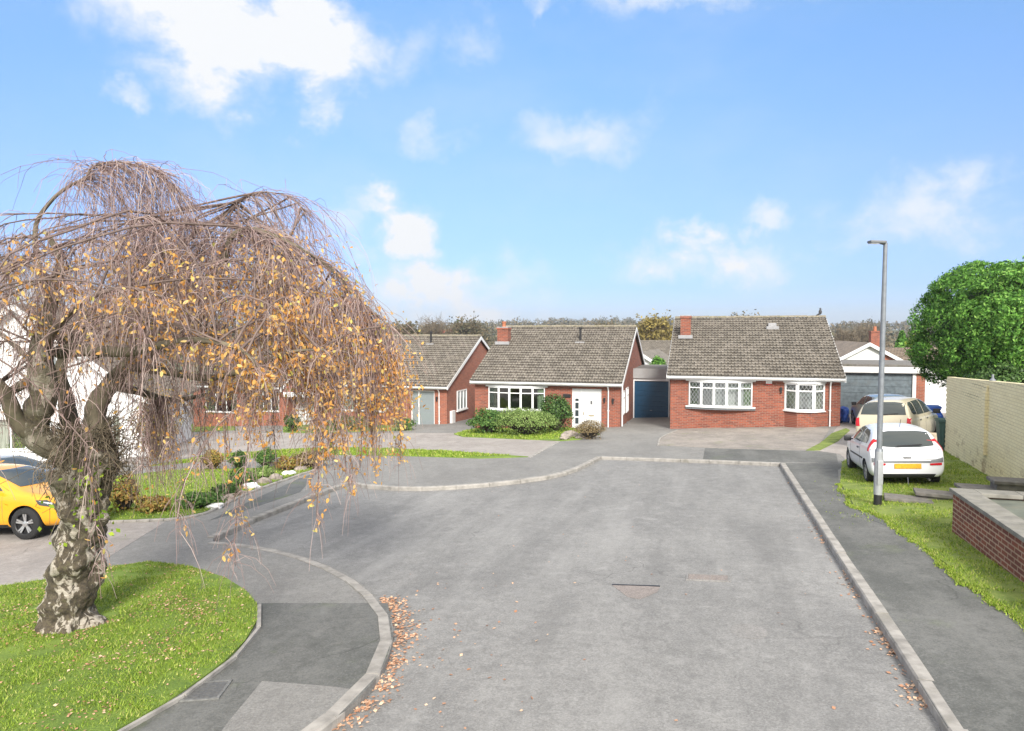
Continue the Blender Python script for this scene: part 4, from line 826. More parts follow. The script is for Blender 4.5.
# ------------------------------------------------------------------ houses further back
def far_house(name, label, px, py, d, W, s, eave, top, gablemat, roofmat, ang, brickside=None):
    P = at(px, py, d); root = empty(name, (P.x, P.y, TZ(P.x, P.y)), -ang, label, 'house'); zt = P.z - root.location.z; ze = zt - (top - eave)
    b = MB(); b.prism([(-W / 2, 0, -1), (W / 2, 0, -1), (W / 2, 0, ze), (0, 0, zt - .1), (-W / 2, 0, ze)], (0, 2 * s, 0)); b.build('wall', gablemat, root)
    if brickside: b = MB(); x0 = W * .12; b.prism([(x0, -.05, -1), (W / 2 + .01, -.05, -1), (W / 2 + .01, -.05, ze), (x0, -.05, ze + (zt - .1 - ze) * (1 - 2 * x0 / W))], (0, .045, 0)); b.build('brick_panel', brickside, root)
    for sg in (-1, 1):
        b = MB(); o = W / 2 + .3; dz = .3 * (zt - ze) / (W / 2); b.prism([(sg * o, -.3, ze - dz), (0, -.3, zt), (0, -.3, zt + .12), (sg * o, -.3, ze - dz + .12)], (0, 2 * s + .6, 0)); b.build('roof', roofmat, root)
        b = MB(); b.prism([(sg * o, -.33, ze - dz - .15), (0, -.33, zt - .15), (0, -.33, zt + .125), (sg * o, -.33, ze - dz + .125)], (0, .025, 0)); b.build('bargeboard', 'upvc_white', root)
    return root, zt, ze
r_, zt, ze = far_house('house', 'white gabled house with brick side and chimney, beyond the wide garage', 869, 344, 54, 8.5, 6, 0, 2.4, 'render_white', 'roof_tile_brown', R(14), 'brick_orange')
b = MB(); b.box(.7, 1.4, 2.5, 3.2, zt - 1.5, zt + .9).box(.66, 1.44, 2.46, 3.24, zt + .9, zt + 1.0); c = b.build('chimney', 'brick_red', r_); b = MB(); b.lathe([(.13, 0), (.11, .35), (.07, .35)], (1.05, 2.85, zt + 1.0), 12); b.build('chimney_pot', 'terracotta', c, 40)
b = MB(); b.box(.1, .3, -.1, -.0, zt - 1.9, zt - 1.6, bev=.02); b.build('wall_light', 'grey_plastic', r_)
def ridge_house(label, px, py, d, W, s, h, roofmat, wallmat, ang, rise=2.4):
    P = at(px, py, d); root = empty('house', (P.x, P.y, TZ(P.x, P.y)), -ang, label, 'house'); zt = P.z - root.location.z; ze = zt - rise
    b = MB(); b.prism([(-W / 2, 0, -1), (-W / 2, 2 * s, -1), (-W / 2, 2 * s, ze), (-W / 2, s, zt - .1), (-W / 2, 0, ze)], (W, 0, 0)); b.build('wall', wallmat, root)
    b = MB(); roof_slope(b, -W / 2 - .2, W / 2 + .2, -.3, ze - .1, s, zt); roof_slope(b, -W / 2 - .2, W / 2 + .2, 2 * s + .3, ze - .1, s, zt); b.build('roof', roofmat, root, 35)
    b = MB(); b.box(-W / 2 - .2, W / 2 + .2, -.34, -.31, ze - .25, ze - .08); b.build('fascia', 'upvc_white', root)
    return root
ridge_house('long brown roofed house beyond the white gabled house', 905, 349, 66, 12, 4.5, 5, 'roof_tile_brown', 'brick_orange', R(5))
far_house('house', 'white gabled house seen in the gap above the blue garage', 640, 353, 60, 7, 5, 0, 2.2, 'render_white', 'roof_tile', R(20))
ridge_house('dark roofed house behind the gap above the blue garage', 651, 341, 84, 11, 4.5, 5, 'roof_tile', 'brick_orange', R(10), 2.6)
ridge_house('red roofed house among far trees left of the brick chimney', 452, 329.5, 330, 15, 4.5, 6, 'red_roof', 'brick_orange', R(0), 3)
ridge_house('brown roofed house on the far slope right of the bungalow ridge', 856, 338, 150, 14, 5, 6, 'roof_tile_brown', 'render_white', R(-8), 3)
ridge_house('low red roofed building behind the lime hedge at the left edge', 5, 419, 36, 9, 3, 4, 'red_roof', 'brick_orange', R(-14), 1.2)
#@@PROPS
# ------------------------------------------------------------------ walls and slabs on the right
def wall_thing(name, P0, P1, h, th, label, mat): pass
W0 = G(948.6, 455); W1 = G(991, 479); dv = (W0 - W1); dv.z = 0; Lw = dv.length; ang = math.atan2(-dv.y, -dv.x)
hW = at(948.6, 374.5, W0.y).z - W0.z
yw = empty('boundary_wall', W0, ang, 'tall pale yellow painted brick wall with a stepped end beside the green bin', 'wall')
LW = Lw * 2.6; sl = (W1.z - W0.z) / Lw
b = MB(); n = int((hW + .6) / .075)
for k in range(n):      # toothed end: every second course stands out
    z0 = -.6 + k * .075; x0 = -.045 if k % 2 == 0 else .045
    b.box(x0, .26, -.11, .11, z0, z0 + .0748)
zt0 = -.6 + n * .075
kk = min(range(400), key=lambda i: abs((W0.x + (W1.x - W0.x) * i / 100) / (W0.y + (W1.y - W0.y) * i / 100) * FPX * .9988 - 512)); py_ = W0.y + (W1.y - W0.y) * kk / 100
rise = (at(1024, 383.5, py_).z - W0.z - zt0) / (Lw * kk / 100); zE = zt0 + rise * LW; print('wall top slope', rise, kk)
b.prism([(.26, -.11, -.8), (LW, -.11, -.8), (LW, -.11, zE), (.26, -.11, zt0)], (0, .22, 0)); b.build('wall', 'brick_yellow', yw)
# local +y of the wall's frame is the side away from the street or towards it, whichever the camera sees
side = 1 if (Vector((0, 0, CH)) - W0).dot(Vector((-math.sin(ang), math.cos(ang), 0))) > 0 else -1
pu = (G(989, 479) - W0).to_2d().length * .97
b = MB(); b.box(pu - .17, pu + .17, min(side * .111, side * .19), max(side * .111, side * .19), .75, zt0 - .12); b.box(pu - .15, pu + .15, min(side * .111, side * .16), max(side * .111, side * .16), zt0 - .12, zt0 + .05); b.build('pilaster', 'brick_yellow', yw)
b = MB(); b.lathe([(.05, 0), (.055, .12), (.07, .13), (.07, .16), (.03, .2), (.025, .3), (0, .3)], (pu, 0, zt0 + .03), 12); b.build('finial', 'galv', yw, 40)
# glazed lean-to behind the wall
P = at(1012, 384, 17.6); lt = empty('lean_to', (P.x + 1.2, P.y, S(P.x, P.y)), ang, 'pale metal lean-to roof edge showing over the yellow wall', 'shelter'); zz = P.z - S(P.x, P.y)
b = MB(); b.box(-1.0, 3, .0, 1.6, zz - .1, zz - .04); b.build('roof', 'galv_light', lt); b = MB(); b.box(-1.0, 3, -.05, -.002, zz - .12, zz - .0).box(-1.05, -1.0, 0, 1.6, zz - .12, zz); b.build('rim', 'paint_white', lt); b = MB()
for x in (-.9, 1, 2.9): b.box(x, x + .06, 1.5, 1.56, -.3, zz - .1)
b.build('post', 'galv', lt)
# low brick planter wall
P0 = G(952, 533, PH); th = .215; hL = .70
lw = empty('planter_wall', P0, -A16, 'low red brick wall with flat grey coping round a raised paved bed', 'wall')
# frame: u to the right (EU), v away from the camera (EV); wing runs towards the camera (-v) and to the right (+u)
sv = .04 * EV.x - .053 * EV.y; L1 = 8.5; L2 = 7
b = MB(); b.prism([(0, 0, -.5), (0, -L1, -.5 - sv * L1), (0, -L1, hL), (0, 0, hL)], (th, 0, 0)); b.box(th, L2, -th, 0, -.6, hL); b.build('wall', 'brick_low', lw)
b = MB(); cw = .36
k = 0.0
while k < L1: b.box(-.05, -.05 + cw, -k - .60 if k else -.6, -k - .006 if k else .05, hL + .001, hL + .065, bev=.01); k += .6
k = -.05 + cw + .004
while k < L2: b.box(k, k + .6, .05 - cw, .05, hL + .001, hL + .065, bev=.01); k += .606
b.build('coping', 'coping', lw)
b = MB(); b.box(th + .002, L2, -L1, -th - .002, hL - .5, hL - .03); b.build('paving', 'planter_floor', lw)
slabs = [((884, 506), (.0), 1.0), ((908, 497.5), (.08), 1.0), ((936, 492), (.14), .9), ((985, 487), (.30), 1.1), ((1016, 480), (.46), 1.0)]
names = ['lowest of the stepping slabs, just right of the lamp post', 'second stepping slab up from the lamp post', 'stepping slab half hidden by the corner of the low brick wall', 'wide stepping slab behind the back of the low brick wall', 'topmost stepping slab at the right edge by the yellow wall']
for (pp, dz, s_), nm in zip(slabs, names):
    P = G(*pp, PH + dz); b = MB(); b.box(-.44 * s_, .44 * s_, -.30, .30, -.065, 0, bev=.012); b.box(-.38 * s_, .38 * s_, -.24, .24, -.35, -.066)
    o = b.build('stepping_slab', 'slab'); o.location = P; o.rotation_euler = (random.uniform(-.03, .03), random.uniform(-.03, .03), -A16 - random.uniform(0, .2)); tag(o, nm, 'slab', 'stepping slabs beside the brick wall')
# ------------------------------------------------------------------ street lamp
P = G(877.5, 506, PH); T = at(885.5, 243, P.y); lp = empty('street_lamp', P, 0, 'tall grey street lamp beside the white car', 'street lamp')
ax = (T - P); Hh = ax.length; d = ax.normalized()
b = MB(); b.tube([d * -.3, d * .12, d * .24], .078, 16); b.build('base_band', 'black_plastic', lp, 40)
b = MB(); b.tube([d * .24, d * 1.12], .082, 16); b.box(-.055, .055, -.088, -.07, .45, .95, bev=.006); b.build('base_column', 'galv_light', lp, 40)
b = MB(); b.tube([d * 1.12, d * 1.17, d * 1.18, d * 3.2, d * Hh], [.082, .07, .055, .052, .040], 14); b.build('pole', 'galv', lp, 40)
b = MB(); b.tube([d * (Hh - .02), d * (Hh + .0) + Vector((-.12, 0, .01))], [.03, .03], 10); b.build('bracket', 'galv', lp, 40)
b = MB(); M = Matrix.Translation(d * Hh + Vector((-.13, 0, .015))) @ Matrix.Rotation(R(2), 4, 'Y'); b.box(-.20, .12, -.085, .085, -.025, .03, M=M, bev=.02); hd = b.build('lamp_head', 'grey_plastic', lp); b = MB(); b.box(-.18, -.02, -.07, .07, -.032, -.026, M=M); b.build('lens', 'lamp_clear', hd)
# ------------------------------------------------------------------ bins, bags, box
def wheelie(px, py, mat, label, ang, s=1.0, dz=PH):
    P = G(px, py, dz); e = empty('wheelie_bin', P, ang, label, 'wheelie bin'); b = MB()
    lo = [(-.19, -.22), (.19, -.22), (.19, .22), (-.19, .22)]; hi = [(-.26, -.30), (.26, -.30), (.26, .33), (-.26, .33)]
    vs = [(x, y, .06) for x, y in lo] + [(x, y, .92) for x, y in hi]; b.add(vs, [(3, 2, 1, 0), (4, 5, 6, 7), (0, 1, 5, 4), (1, 2, 6, 5), (2, 3, 7, 6), (3, 0, 4, 7)]); b.box(-.275, .275, -.32, .35, .90, .95, bev=.012)
    for x in (-.14, 0, .14): b.box(x - .02, x + .02, -.30, -.27, .25, .8)
    b.build('body', mat, e); b = MB(); b.prism([(-.285, -.34, .955), (-.285, .37, .955), (-.285, .37, 1.0), (-.285, .0, 1.05), (-.285, -.33, 1.02)], (.57, 0, 0)); ld = b.build('lid', mat, e, 50)
    b = MB(); b.tube([(-.24, .42, .97), (.24, .42, .97)], .018, 8); b.build('handle', mat, ld)
    for x in (-.25, .25): b = MB(); M = Matrix.Translation((x, .27, .10)) @ Matrix.Rotation(R(90), 4, 'Y'); b.tube([M @ Vector((0, 0, -.03)), M @ Vector((0, 0, .03))], .10, 16); b.build('wheel', 'rubber', e, 40)
    e.scale = (s, s, s); return e
wheelie(928.5, 434, 'bin_blue', 'blue wheelie bin between the cream car and the yellow wall', -A16 + .1, 1.05)
wheelie(946, 451, 'bin_green', 'dark green wheelie bin against the end of the yellow wall', -A16 - .1, .98)
def lumpy(name, P, rx, ry, rz, mat, label, cat, seed=1, n=2):
    bm = bmesh.new(); bmesh.ops.create_icosphere(bm, subdivisions=4, radius=1); r = random.Random(seed); fr = [(Vector((r.uniform(-3, 3), r.uniform(-3, 3), r.uniform(-3, 3))), r.uniform(0, 6)) for _ in range(9)]
    for v in bm.verts:
        k = 1 + sum(.07 * math.sin(f.dot(v.co) * 1.6 + p) for f, p in fr); v.co = Vector((v.co.x * rx * k, v.co.y * ry * k, max(-.6, v.co.z) * rz * k))
    me = bpy.data.meshes.new(name); bm.to_mesh(me); bm.free(); me.materials.append(MATS[mat]); me.shade_smooth(); o = bpy.data.objects.new(name, me); COL.objects.link(o); o.location = P; return tag(o, label, cat)
lumpy('rubbish_bag', G(932, 434, PH) + Vector((0, -.3, .65)), .20, .18, .24, 'bag_blue', 'blue rubbish bag on the cardboard box in front of the blue bin', 'bag', 3)
P = G(932, 446, PH); b = MB(); b.box(-.22, .22, -.18, .18, 0, .42, bev=.006); b.box(-.23, .23, -.01, .01, .405, .424); o = tag(b.build('cardboard_box', 'card_box'), 'buff cardboard box between the white car and the green bin', 'box'); o.location = P; o.rotation_euler.z = -A16
lumpy('rubbish_bag', G(844, 423, PH) + Vector((0, 0, .32)), .22, .30, .42, 'bag_blue', 'blue bag heaped by the right corner of the bungalow', 'bag', 5)
# ------------------------------------------------------------------ cars
def evalmesh(o):
    dg = bpy.context.evaluated_depsgraph_get(); return bpy.data.meshes.new_from_object(o.evaluated_get(dg))
def car(name, label, P, heading, spec, paintm, glassm='car_glass'):
    # heading: direction the nose points to, clockwise from +Y ; local x forward, y left
    root = empty(name, P, R(90) - heading, label, 'car')
    nrm = Vector((-.04, .053, 1)).normalized(); q = Vector((0, 0, 1)).rotation_difference(nrm); root.rotation_mode = 'QUATERNION'; root.rotation_quaternion = q @ Matrix.Rotation(R(90) - heading, 3, 'Z').to_quaternion()
    st = spec['st']; vs = []; n = 18
    for (x, zb, zs, zr, wb, wm, wr) in st:
        h = [(0, zb), (wb * .8, zb), (wb, zb + .04), (wm * .985, zb + .16 * min(1, zs - zb + .3)), (wm, (zb + zs) / 2), (wm * .99, zs - .08 * (zs - zb)), (wm - .035, zs), (wm - .035 + (wr - wm + .035) * .55, zs + (zr - zs) * .58), (wr, zr - .12 * (zr - zs) - .012), (wr * .62, zr - .008), (0, zr)]
        ring = [(x, y, z) for y, z in h] + [(x, -y, z) for y, z in h[-2:0:-1]]; vs += ring; n = len(ring)
    fs = [(i * n + k, (i + 1) * n + k, (i + 1) * n + (k + 1) % n, i * n + (k + 1) % n) for i in range(len(st) - 1) for k in range(n)]
    m = len(st) - 1
    fs += [tuple(range(n)), tuple(m * n + k for k in range(n - 1, -1, -1))]
    b = MB(); b.add(vs, fs); body = b.build('body', [paintm, 'black_plastic'], root)
    bm = bmesh.new(); bm.from_mesh(body.data); bmesh.ops.recalc_face_normals(bm, faces=bm.faces[:]); bm.to_mesh(body.data); bm.free()
    md = body.modifiers.new('s', 'SUBSURF'); md.levels = 2; md.render_levels = 2
    cutters = []; wr_ = spec['wr']; hw = spec['hw']
    for ax in spec['axles']:
        for sg in (1, -1):
            c = MB(); c.tube([(ax, sg * (hw - .24), wr_), (ax, sg * (hw + .3), wr_)], wr_ * 1.16, 40); co = c.build('cut', 'black_plastic', root); cutters.append(co)
            md = body.modifiers.new('b', 'BOOLEAN'); md.object = co; md.operation = 'DIFFERENCE'; md.solver = 'EXACT'
    bpy.context.view_layer.update(); me = evalmesh(body); body.modifiers.clear(); old = body.data; body.data = me
    for c in cutters: bpy.data.objects.remove(c)
    me.materials.clear(); me.materials.append(MATS[paintm]); me.materials.append(MATS['black_plastic'])
    for p in me.polygons:      # wheel arch lining and underbody are black
        c = p.center; p.material_index = 0
        for ax in spec['axles']:
            rr = math.hypot(c.x - ax, c.z - wr_)
            if rr < wr_ * 1.165 and abs(c.y) < hw - .01 and (rr < wr_ * 1.10 or abs(p.normal.y) < .5) and abs(c.y) > hw - .26: p.material_index = 1
        if p.normal.z < -.7 and c.z < spec['st'][3][1] + .05: p.material_index = 1
    me.shade_smooth(); me.set_sharp_from_angle(angle=R(38))
    bvh = BVHTree.FromPolygons([v.co for v in me.vertices], [tuple(p.vertices) for p in me.polygons])
    def decal(nm, poly, view, mat, off=.006, par=root, rings=7, smooth=True):
        # poly: outline in the side (x,z), rear/front (y,z) or top (x,y) view, wrapped onto the body
        m_ = []
        for i in range(len(poly)):
            a = poly[i]; c = poly[(i + 1) % len(poly)]; k = max(1, int(math.hypot(c[0] - a[0], c[1] - a[1]) / .05))
            m_ += [(a[0] + (c[0] - a[0]) * j / k, a[1] + (c[1] - a[1]) * j / k) for j in range(k)]
        cx = sum(p[0] for p in m_) / len(m_); cy = sum(p[1] for p in m_) / len(m_); V = []
        for r_ in range(rings + 1):
            f = 1 - r_ / rings
            V += [(cx + (p[0] - cx) * f, cy + (p[1] - cy) * f) for p in (m_ if r_ < rings else [(cx, cy)])]
        org = {'left': lambda a, c: (Vector((a, 3, c)), Vector((0, -1, 0))), 'right': lambda a, c: (Vector((a, -3, c)), Vector((0, 1, 0))), 'rear': lambda a, c: (Vector((-6, a, c)), Vector((1, 0, 0))), 'front': lambda a, c: (Vector((6, a, c)), Vector((-1, 0, 0))), 'top': lambda a, c: (Vector((a, c, 4)), Vector((0, 0, -1)))}[view]
        out = []
        for a, c in V:
            o_, d_ = org(a, c); hit, nn, _, _ = bvh.ray_cast(o_, d_)
            if hit is None: return None
            if nn.dot(d_) > 0: nn = -nn
            out.append(hit + nn * off - d_ * off * .4)
        k = len(m_); F_ = [(r_ * k + i, r_ * k + (i + 1) % k, (r_ + 1) * k + (i + 1) % k, (r_ + 1) * k + i) for r_ in range(rings - 1) for i in range(k)] + [((rings - 1) * k + i, (rings - 1) * k + (i + 1) % k, rings * k) for i in range(k)]
        # rim thickness
        o2 = [p + (org(0, 0)[1]) * .012 for p in out[:k]]; s0 = len(out); out += o2; F_ += [(i, s0 + i, s0 + (i + 1) % k, (i + 1) % k) for i in range(k)]
        bb = MB(); bb.add(out, F_); return bb.build(nm, mat, par, 35)
    # wheels
    for ax in spec['axles']:
        for sg in (1, -1):
            y = sg * (hw - .10); r = wr_; tw = .095
            b = MB(); b.lathe([(r * .66, -tw), (r * .92, -tw), (r, -tw * .7), (r * 1.005, 0), (r, tw * .7), (r * .92, tw), (r * .66, tw), (r * .66, -tw)], (ax, y, r), 40, axis='y'); w_ = b.build('wheel', 'rubber', root, 50)
            b = MB(); b.lathe([(0, sg * tw * .3), (r * .60, sg * tw * .3), (r * .66, sg * tw * .55), (r * .665, sg * tw * 1.02), (r * .62, sg * tw * .9), (r * .60, sg * tw * .5)], (ax, y, r), 40, axis='y')
            rm = b.build('rim', spec.get('rimback', 'grey_plastic'), w_, 40); b = MB(); ns = spec.get('spokes', 5)
            for k in range(ns):
                an = 6.283 * k / ns + .3
                for da in ((-.14, .14) if spec.get('twin') else (0,)):
                    p0 = Vector((ax, y + sg * tw * .55, r)); p1 = p0 + Vector((math.cos(an + da) * r * .62, sg * .02, math.sin(an + da) * r * .62)); b.bar(p0 + (p1 - p0) * .12, p1, .035 if spec.get('twin') else .075, .02, up=Vector((0, 1, 0)))
            b.lathe([(0, sg * .03), (r * .17, sg * .02), (r * .19, 0)], (ax, y + sg * tw * .6, r), 16, axis='y'); b.build('spokes', 'alloy', w_, 40)
    return root, decal, body
# white three door hatchback
hw = .82
st = [(-1.90, .36, .60, .63, .60, .66, .45), (-1.885, .27, .64, .70, .68, .745, .60), (-1.83, .22, .80, .88, .70, .80, .66), (-1.76, .20, .93, .99, .72, .82, .655), (-1.60, .19, .96, 1.235, .74, .825, .64), (-1.44, .19, .96, 1.385, .75, .825, .605), (-1.1, .18, .95, 1.43, .76, .825, .605), (-.4, .18, .94, 1.445, .76, .825, .605), (.15, .18, .93, 1.415, .76, .825, .595), (.42, .18, .92, 1.31, .76, .825, .605), (.95, .18, .90, .985, .75, .82, .66), (1.3, .19, .86, .92, .74, .81, .66), (1.65, .20, .76, .81, .72, .78, .60), (1.83, .24, .60, .66, .66, .70, .52), (1.90, .32, .48, .52, .55, .58, .40)]
rl = G(870, 482.6, PH); rr = G(935, 483.4, PH); cR = (rl + rr) / 2
axr = -1.20; P = cR + Vector((EV.x, EV.y, sv)) * (-axr)
root, decal, body = car('hatchback_car', 'small white three door hatchback parked on the grass, rear towards the street', P, A16, dict(st=st, wr=.29, hw=.815, axles=(-1.20, 1.26), spokes=7), 'paint_car_white')
root.scale = (.95, .955, .94)
decal('rear_window', [(-.54, 1.30), (-.62, 1.02), (-.60, .995), (-.3, .965), (.3, .965), (.60, .995), (.62, 1.02), (.54, 1.30), (.3, 1.335), (-.3, 1.335)], 'rear', 'car_glass')
b = MB(); b.bar((-1.83, .20, 1.0), (-1.80, -.35, 1.035), .025, .02); b.build('rear_wiper', 'black_plastic', root)
decal('windscreen', [(-.58, .99), (-.52, 1.33), (.52, 1.33), (.58, .99)], 'front', 'car_glass')
for sd_ in ('left', 'right'):
    decal('side_window', [(-1.36, 1.12), (-1.30, 1.02), (-.62, .985), (-.60, 1.33), (-1.0, 1.325), (-1.22, 1.26)], sd_, 'car_glass')
    decal('door_window', [(-.53, .98), (.52, .97), (.42, 1.10), (.12, 1.31), (-.1, 1.345), (-.51, 1.345)], sd_, 'car_glass')
    decal('side_strip', [(-.95, .58), (.72, .56), (.72, .60), (-.95, .62)], sd_, 'black_plastic', rings=2)
    decal('door_seam', [(-.585, .30), (-.575, .30), (-.575, .95), (-.585, .95)], sd_, 'seal_grey', rings=1, off=.002)
    decal('door_seam', [(.71, .38), (.72, .38), (.72, .92), (.71, .92)], sd_, 'seal_grey', rings=1, off=.002)
    decal('door_handle', [(-.47, .80), (-.30, .80), (-.30, .84), (-.47, .84)], sd_, 'seal_grey', rings=1, off=.015)
for sg in (1, -1):
    decal('tail_light', [(sg * .645, 1.27), (sg * .70, 1.20), (sg * .775, .98), (sg * .765, .84), (sg * .665, .84), (sg * .665, 1.0), (sg * .61, 1.24)], 'rear', 'lamp_red', off=.010)
    sd_ = 'left' if sg > 0 else 'right'; decal('tail_light', [(-1.66, 1.12), (-1.70, .86), (-1.60, .86), (-1.57, 1.0), (-1.59, 1.15)], sd_, 'lamp_red', off=.010)
    decal('indicator_light', [(sg * .69, .93), (sg * .76, .93), (sg * .76, .89), (sg * .69, .89)], 'rear', 'lamp_clear', off=.016, rings=2)
    decal('reflector', [(sg * .48, .585), (sg * .73, .60), (sg * .73, .545), (sg * .48, .54)], 'rear', 'lamp_red', off=.014, rings=2)
    decal('bumper_trim', [(sg * .50, .655), (sg * .765, .72), (sg * .765, .61), (sg * .48, .60)], 'rear', 'grey_plastic', off=.008, rings=3)
    b = MB(); M = Matrix.Translation((.42, sg * .93, .97)); b.box(-.05, .05, -.09, .09, -.07, .07, M=M, bev=.03); b.bar((.45, sg * .80, .95), (.43, sg * .86, .95), .05, .03); b.build('mirror', 'black_plastic', root, 40)
    decal('headlight', [(sg * .42, .60), (sg * .60, .66), (sg * .66, .58), (sg * .60, .50), (sg * .42, .50)], 'front', 'lamp_clear')
decal('bumper_strip', [(-.48, .645), (.48, .645), (.50, .60), (-.50, .60)], 'rear', 'grey_plastic', off=.010, rings=3)
decal('number_plate', [(-.29, .58), (.29, .58), (.29, .46), (-.29, .46)], 'rear', 'plate_yellow', off=.016, rings=2)
decal('badge', [(.055 * math.cos(k * .5236), .80 + .055 * math.sin(k * .5236)) for k in range(12)], 'rear', 'chrome_dark', off=.014, rings=2)
decal('boot_handle', [(-.09, .735), (.09, .735), (.08, .70), (-.08, .70)], 'rear', 'black_plastic', off=.010, rings=2)
for sg in (1, -1):
    decal('boot_seam', [(sg * .655, .84), (sg * .645, .84), (sg * .60, .69), (sg * .61, .69)], 'rear', 'seal_grey', off=.002, rings=1)
    for q in range(5): decal('boot_script', [(sg * .34 + q * .035 - .08, .865), (sg * .34 + q * .035 - .055, .865), (sg * .34 + q * .035 - .055, .84), (sg * .34 + q * .035 - .08, .84)], 'rear', 'chrome_dark', off=.008, rings=1)
decal('bumper_valance', [(-.60, .33), (.60, .33), (.56, .25), (-.56, .25)], 'rear', 'black_plastic', off=.008, rings=3)
decal('boot_seam', [(-.60, .682), (.60, .682), (.60, .672), (-.60, .672)], 'rear', 'seal_grey', off=.002, rings=1)
b = MB(); b.tube([(-1.25, 0, 1.42), (-1.42, 0, 1.62)], .006, 5); b.build('aerial', 'black_plastic', root)
b = MB(); b.tube([(-1.86, .0, .24), (-1.90, .0, .02)], .008, 5); b.tube([(-1.7, -.45, .2), (-1.92, -.45, .19)], .025, 8); b.build('exhaust', 'chrome_dark', root)
# cream people carrier
st2 = [(-2.0, .38, .62, .66, .62, .70, .5), (-1.985, .28, .68, .74, .70, .80, .66), (-1.95, .22, .88, .96, .72, .85, .72), (-1.90, .20, .98, 1.10, .74, .86, .71), (-1.80, .20, 1.0, 1.40, .76, .865, .66), (-1.66, .20, 1.0, 1.54, .77, .87, .63), (-1.3, .19, .99, 1.60, .77, .87, .62), (-.3, .19, .98, 1.62, .77, .87, .62), (.35, .19, .97, 1.56, .77, .87, .61), (.7, .19, .96, 1.40, .77, .87, .62), (1.15, .19, .94, 1.06, .76, .865, .68), (1.5, .2, .90, .97, .75, .85, .68), (1.8, .22, .78, .84, .72, .80, .62), (1.95, .26, .62, .67, .66, .72, .52), (2.0, .34, .5, .54, .55, .6, .42)]
hd2 = R(43); fwd = Vector((math.sin(hd2), math.cos(hd2), 0)); P = at(884, 425, 22.9); P = Vector((P.x, P.y, 0)) + fwd * 2.0; P.z = S(P.x, P.y) + PH
root, decal, body = car('estate_car', 'cream people carrier parked behind the white hatchback, nose towards the bins', P, hd2, dict(st=st2, wr=.31, hw=.86, axles=(-1.28, 1.30), spokes=6), 'paint_car_cream')
decal('rear_window', [(-.60, 1.46), (-.68, 1.10), (.68, 1.10), (.60, 1.46), (.3, 1.50), (-.3, 1.50)], 'rear', 'car_glass'); decal('windscreen', [(-.62, 1.08), (-.56, 1.46), (.56, 1.46), (.62, 1.08)], 'front', 'car_glass')
for sd_ in ('left', 'right'):
    decal('quarter_window', [(-1.62, 1.16), (-1.60, 1.40), (-1.42, 1.47), (-1.18, 1.48), (-1.16, 1.08), (-1.5, 1.09)], sd_, 'car_glass'); decal('rear_door_window', [(-1.10, 1.06), (-1.08, 1.49), (-.34, 1.50), (-.32, 1.05)], sd_, 'car_glass'); decal('door_window', [(-.24, 1.05), (-.24, 1.50), (.25, 1.48), (.62, 1.28), (.82, 1.05)], sd_, 'car_glass')
    for x in (-1.12, -.28, .80): decal('door_seam', [(x, .4), (x + .01, .4), (x + .01, 1.0), (x, 1.0)], sd_, 'seal_grey', rings=1, off=.002)
    for x in (-1.0, -.15): decal('door_handle', [(x, .86), (x + .16, .86), (x + .16, .90), (x, .90)], sd_, 'seal_grey', rings=1, off=.014)
for sg in (1, -1):
    decal('tail_light', [(sg * .72, 1.0), (sg * .82, 1.0), (sg * .82, .72), (sg * .70, .72)], 'rear', 'lamp_red', off=.01, rings=3); b = MB(); b.box(-.06, .06, -.1, .1, -.08, .08, M=Matrix.Translation((.72, sg * .97, 1.05)), bev=.03); b.bar((.75, sg * .82, 1.0), (.73, sg * .9, 1.02), .05, .03); b.build('mirror', 'black_plastic', root, 40)
    decal('headlight', [(sg * .45, .70), (sg * .64, .76), (sg * .70, .66), (sg * .62, .58), (sg * .45, .58)], 'front', 'lamp_clear')
decal('number_plate', [(-.27, .62), (.27, .62), (.27, .51), (-.27, .51)], 'rear', 'plate_yellow', off=.014, rings=2); b = MB(); b.bar((-1.93, .1, 1.10), (-1.90, -.45, 1.14), .03, .02); b.build('rear_wiper', 'black_plastic', root)
# pale green car at the back
st3 = [(x * 1.08, zb, zs * .98, zr * .99, wb, wm, wr) for (x, zb, zs, zr, wb, wm, wr) in st]
P = at(896, 425, 28.2); P = Vector((P.x, P.y, 0)) + Vector((math.sin(R(12)), math.cos(R(12)), 0)) * 1.9; P.z = S(P.x, P.y) + PH
root, decal, body = car('saloon_car', 'pale green grey car parked in front of the wide garage door', P, R(12), dict(st=st3, wr=.30, hw=.815, axles=(-1.30, 1.36), spokes=6), 'paint_car_green')
decal('rear_window', [(-.54, 1.28), (-.62, 1.01), (.62, 1.01), (.54, 1.28), (.3, 1.32), (-.3, 1.32)], 'rear', 'car_glass'); decal('windscreen', [(-.58, .97), (-.52, 1.31), (.52, 1.31), (.58, .97)], 'front', 'car_glass')
for sd_ in ('left', 'right'):
    decal('rear_door_window', [(-1.46, 1.04), (-1.30, 1.24), (-1.05, 1.31), (-.50, 1.33), (-.48, .98)], sd_, 'car_glass'); decal('door_window', [(-.42, .97), (.60, .95), (.40, 1.12), (.12, 1.30), (-.1, 1.335), (-.42, 1.335)], sd_, 'car_glass')
for sg in (1, -1):
    decal('tail_light', [(sg * .68, .93), (sg * .765, .93), (sg * .765, .74), (sg * .66, .74)], 'rear', 'lamp_red', off=.01, rings=3); b = MB(); b.box(-.06, .06, -.09, .09, -.07, .07, M=Matrix.Translation((.50, sg * .93, .98)), bev=.03); b.bar((.5, sg * .78, .95), (.5, sg * .87, .96), .05, .03); b.build('mirror', 'black_plastic', root, 40)
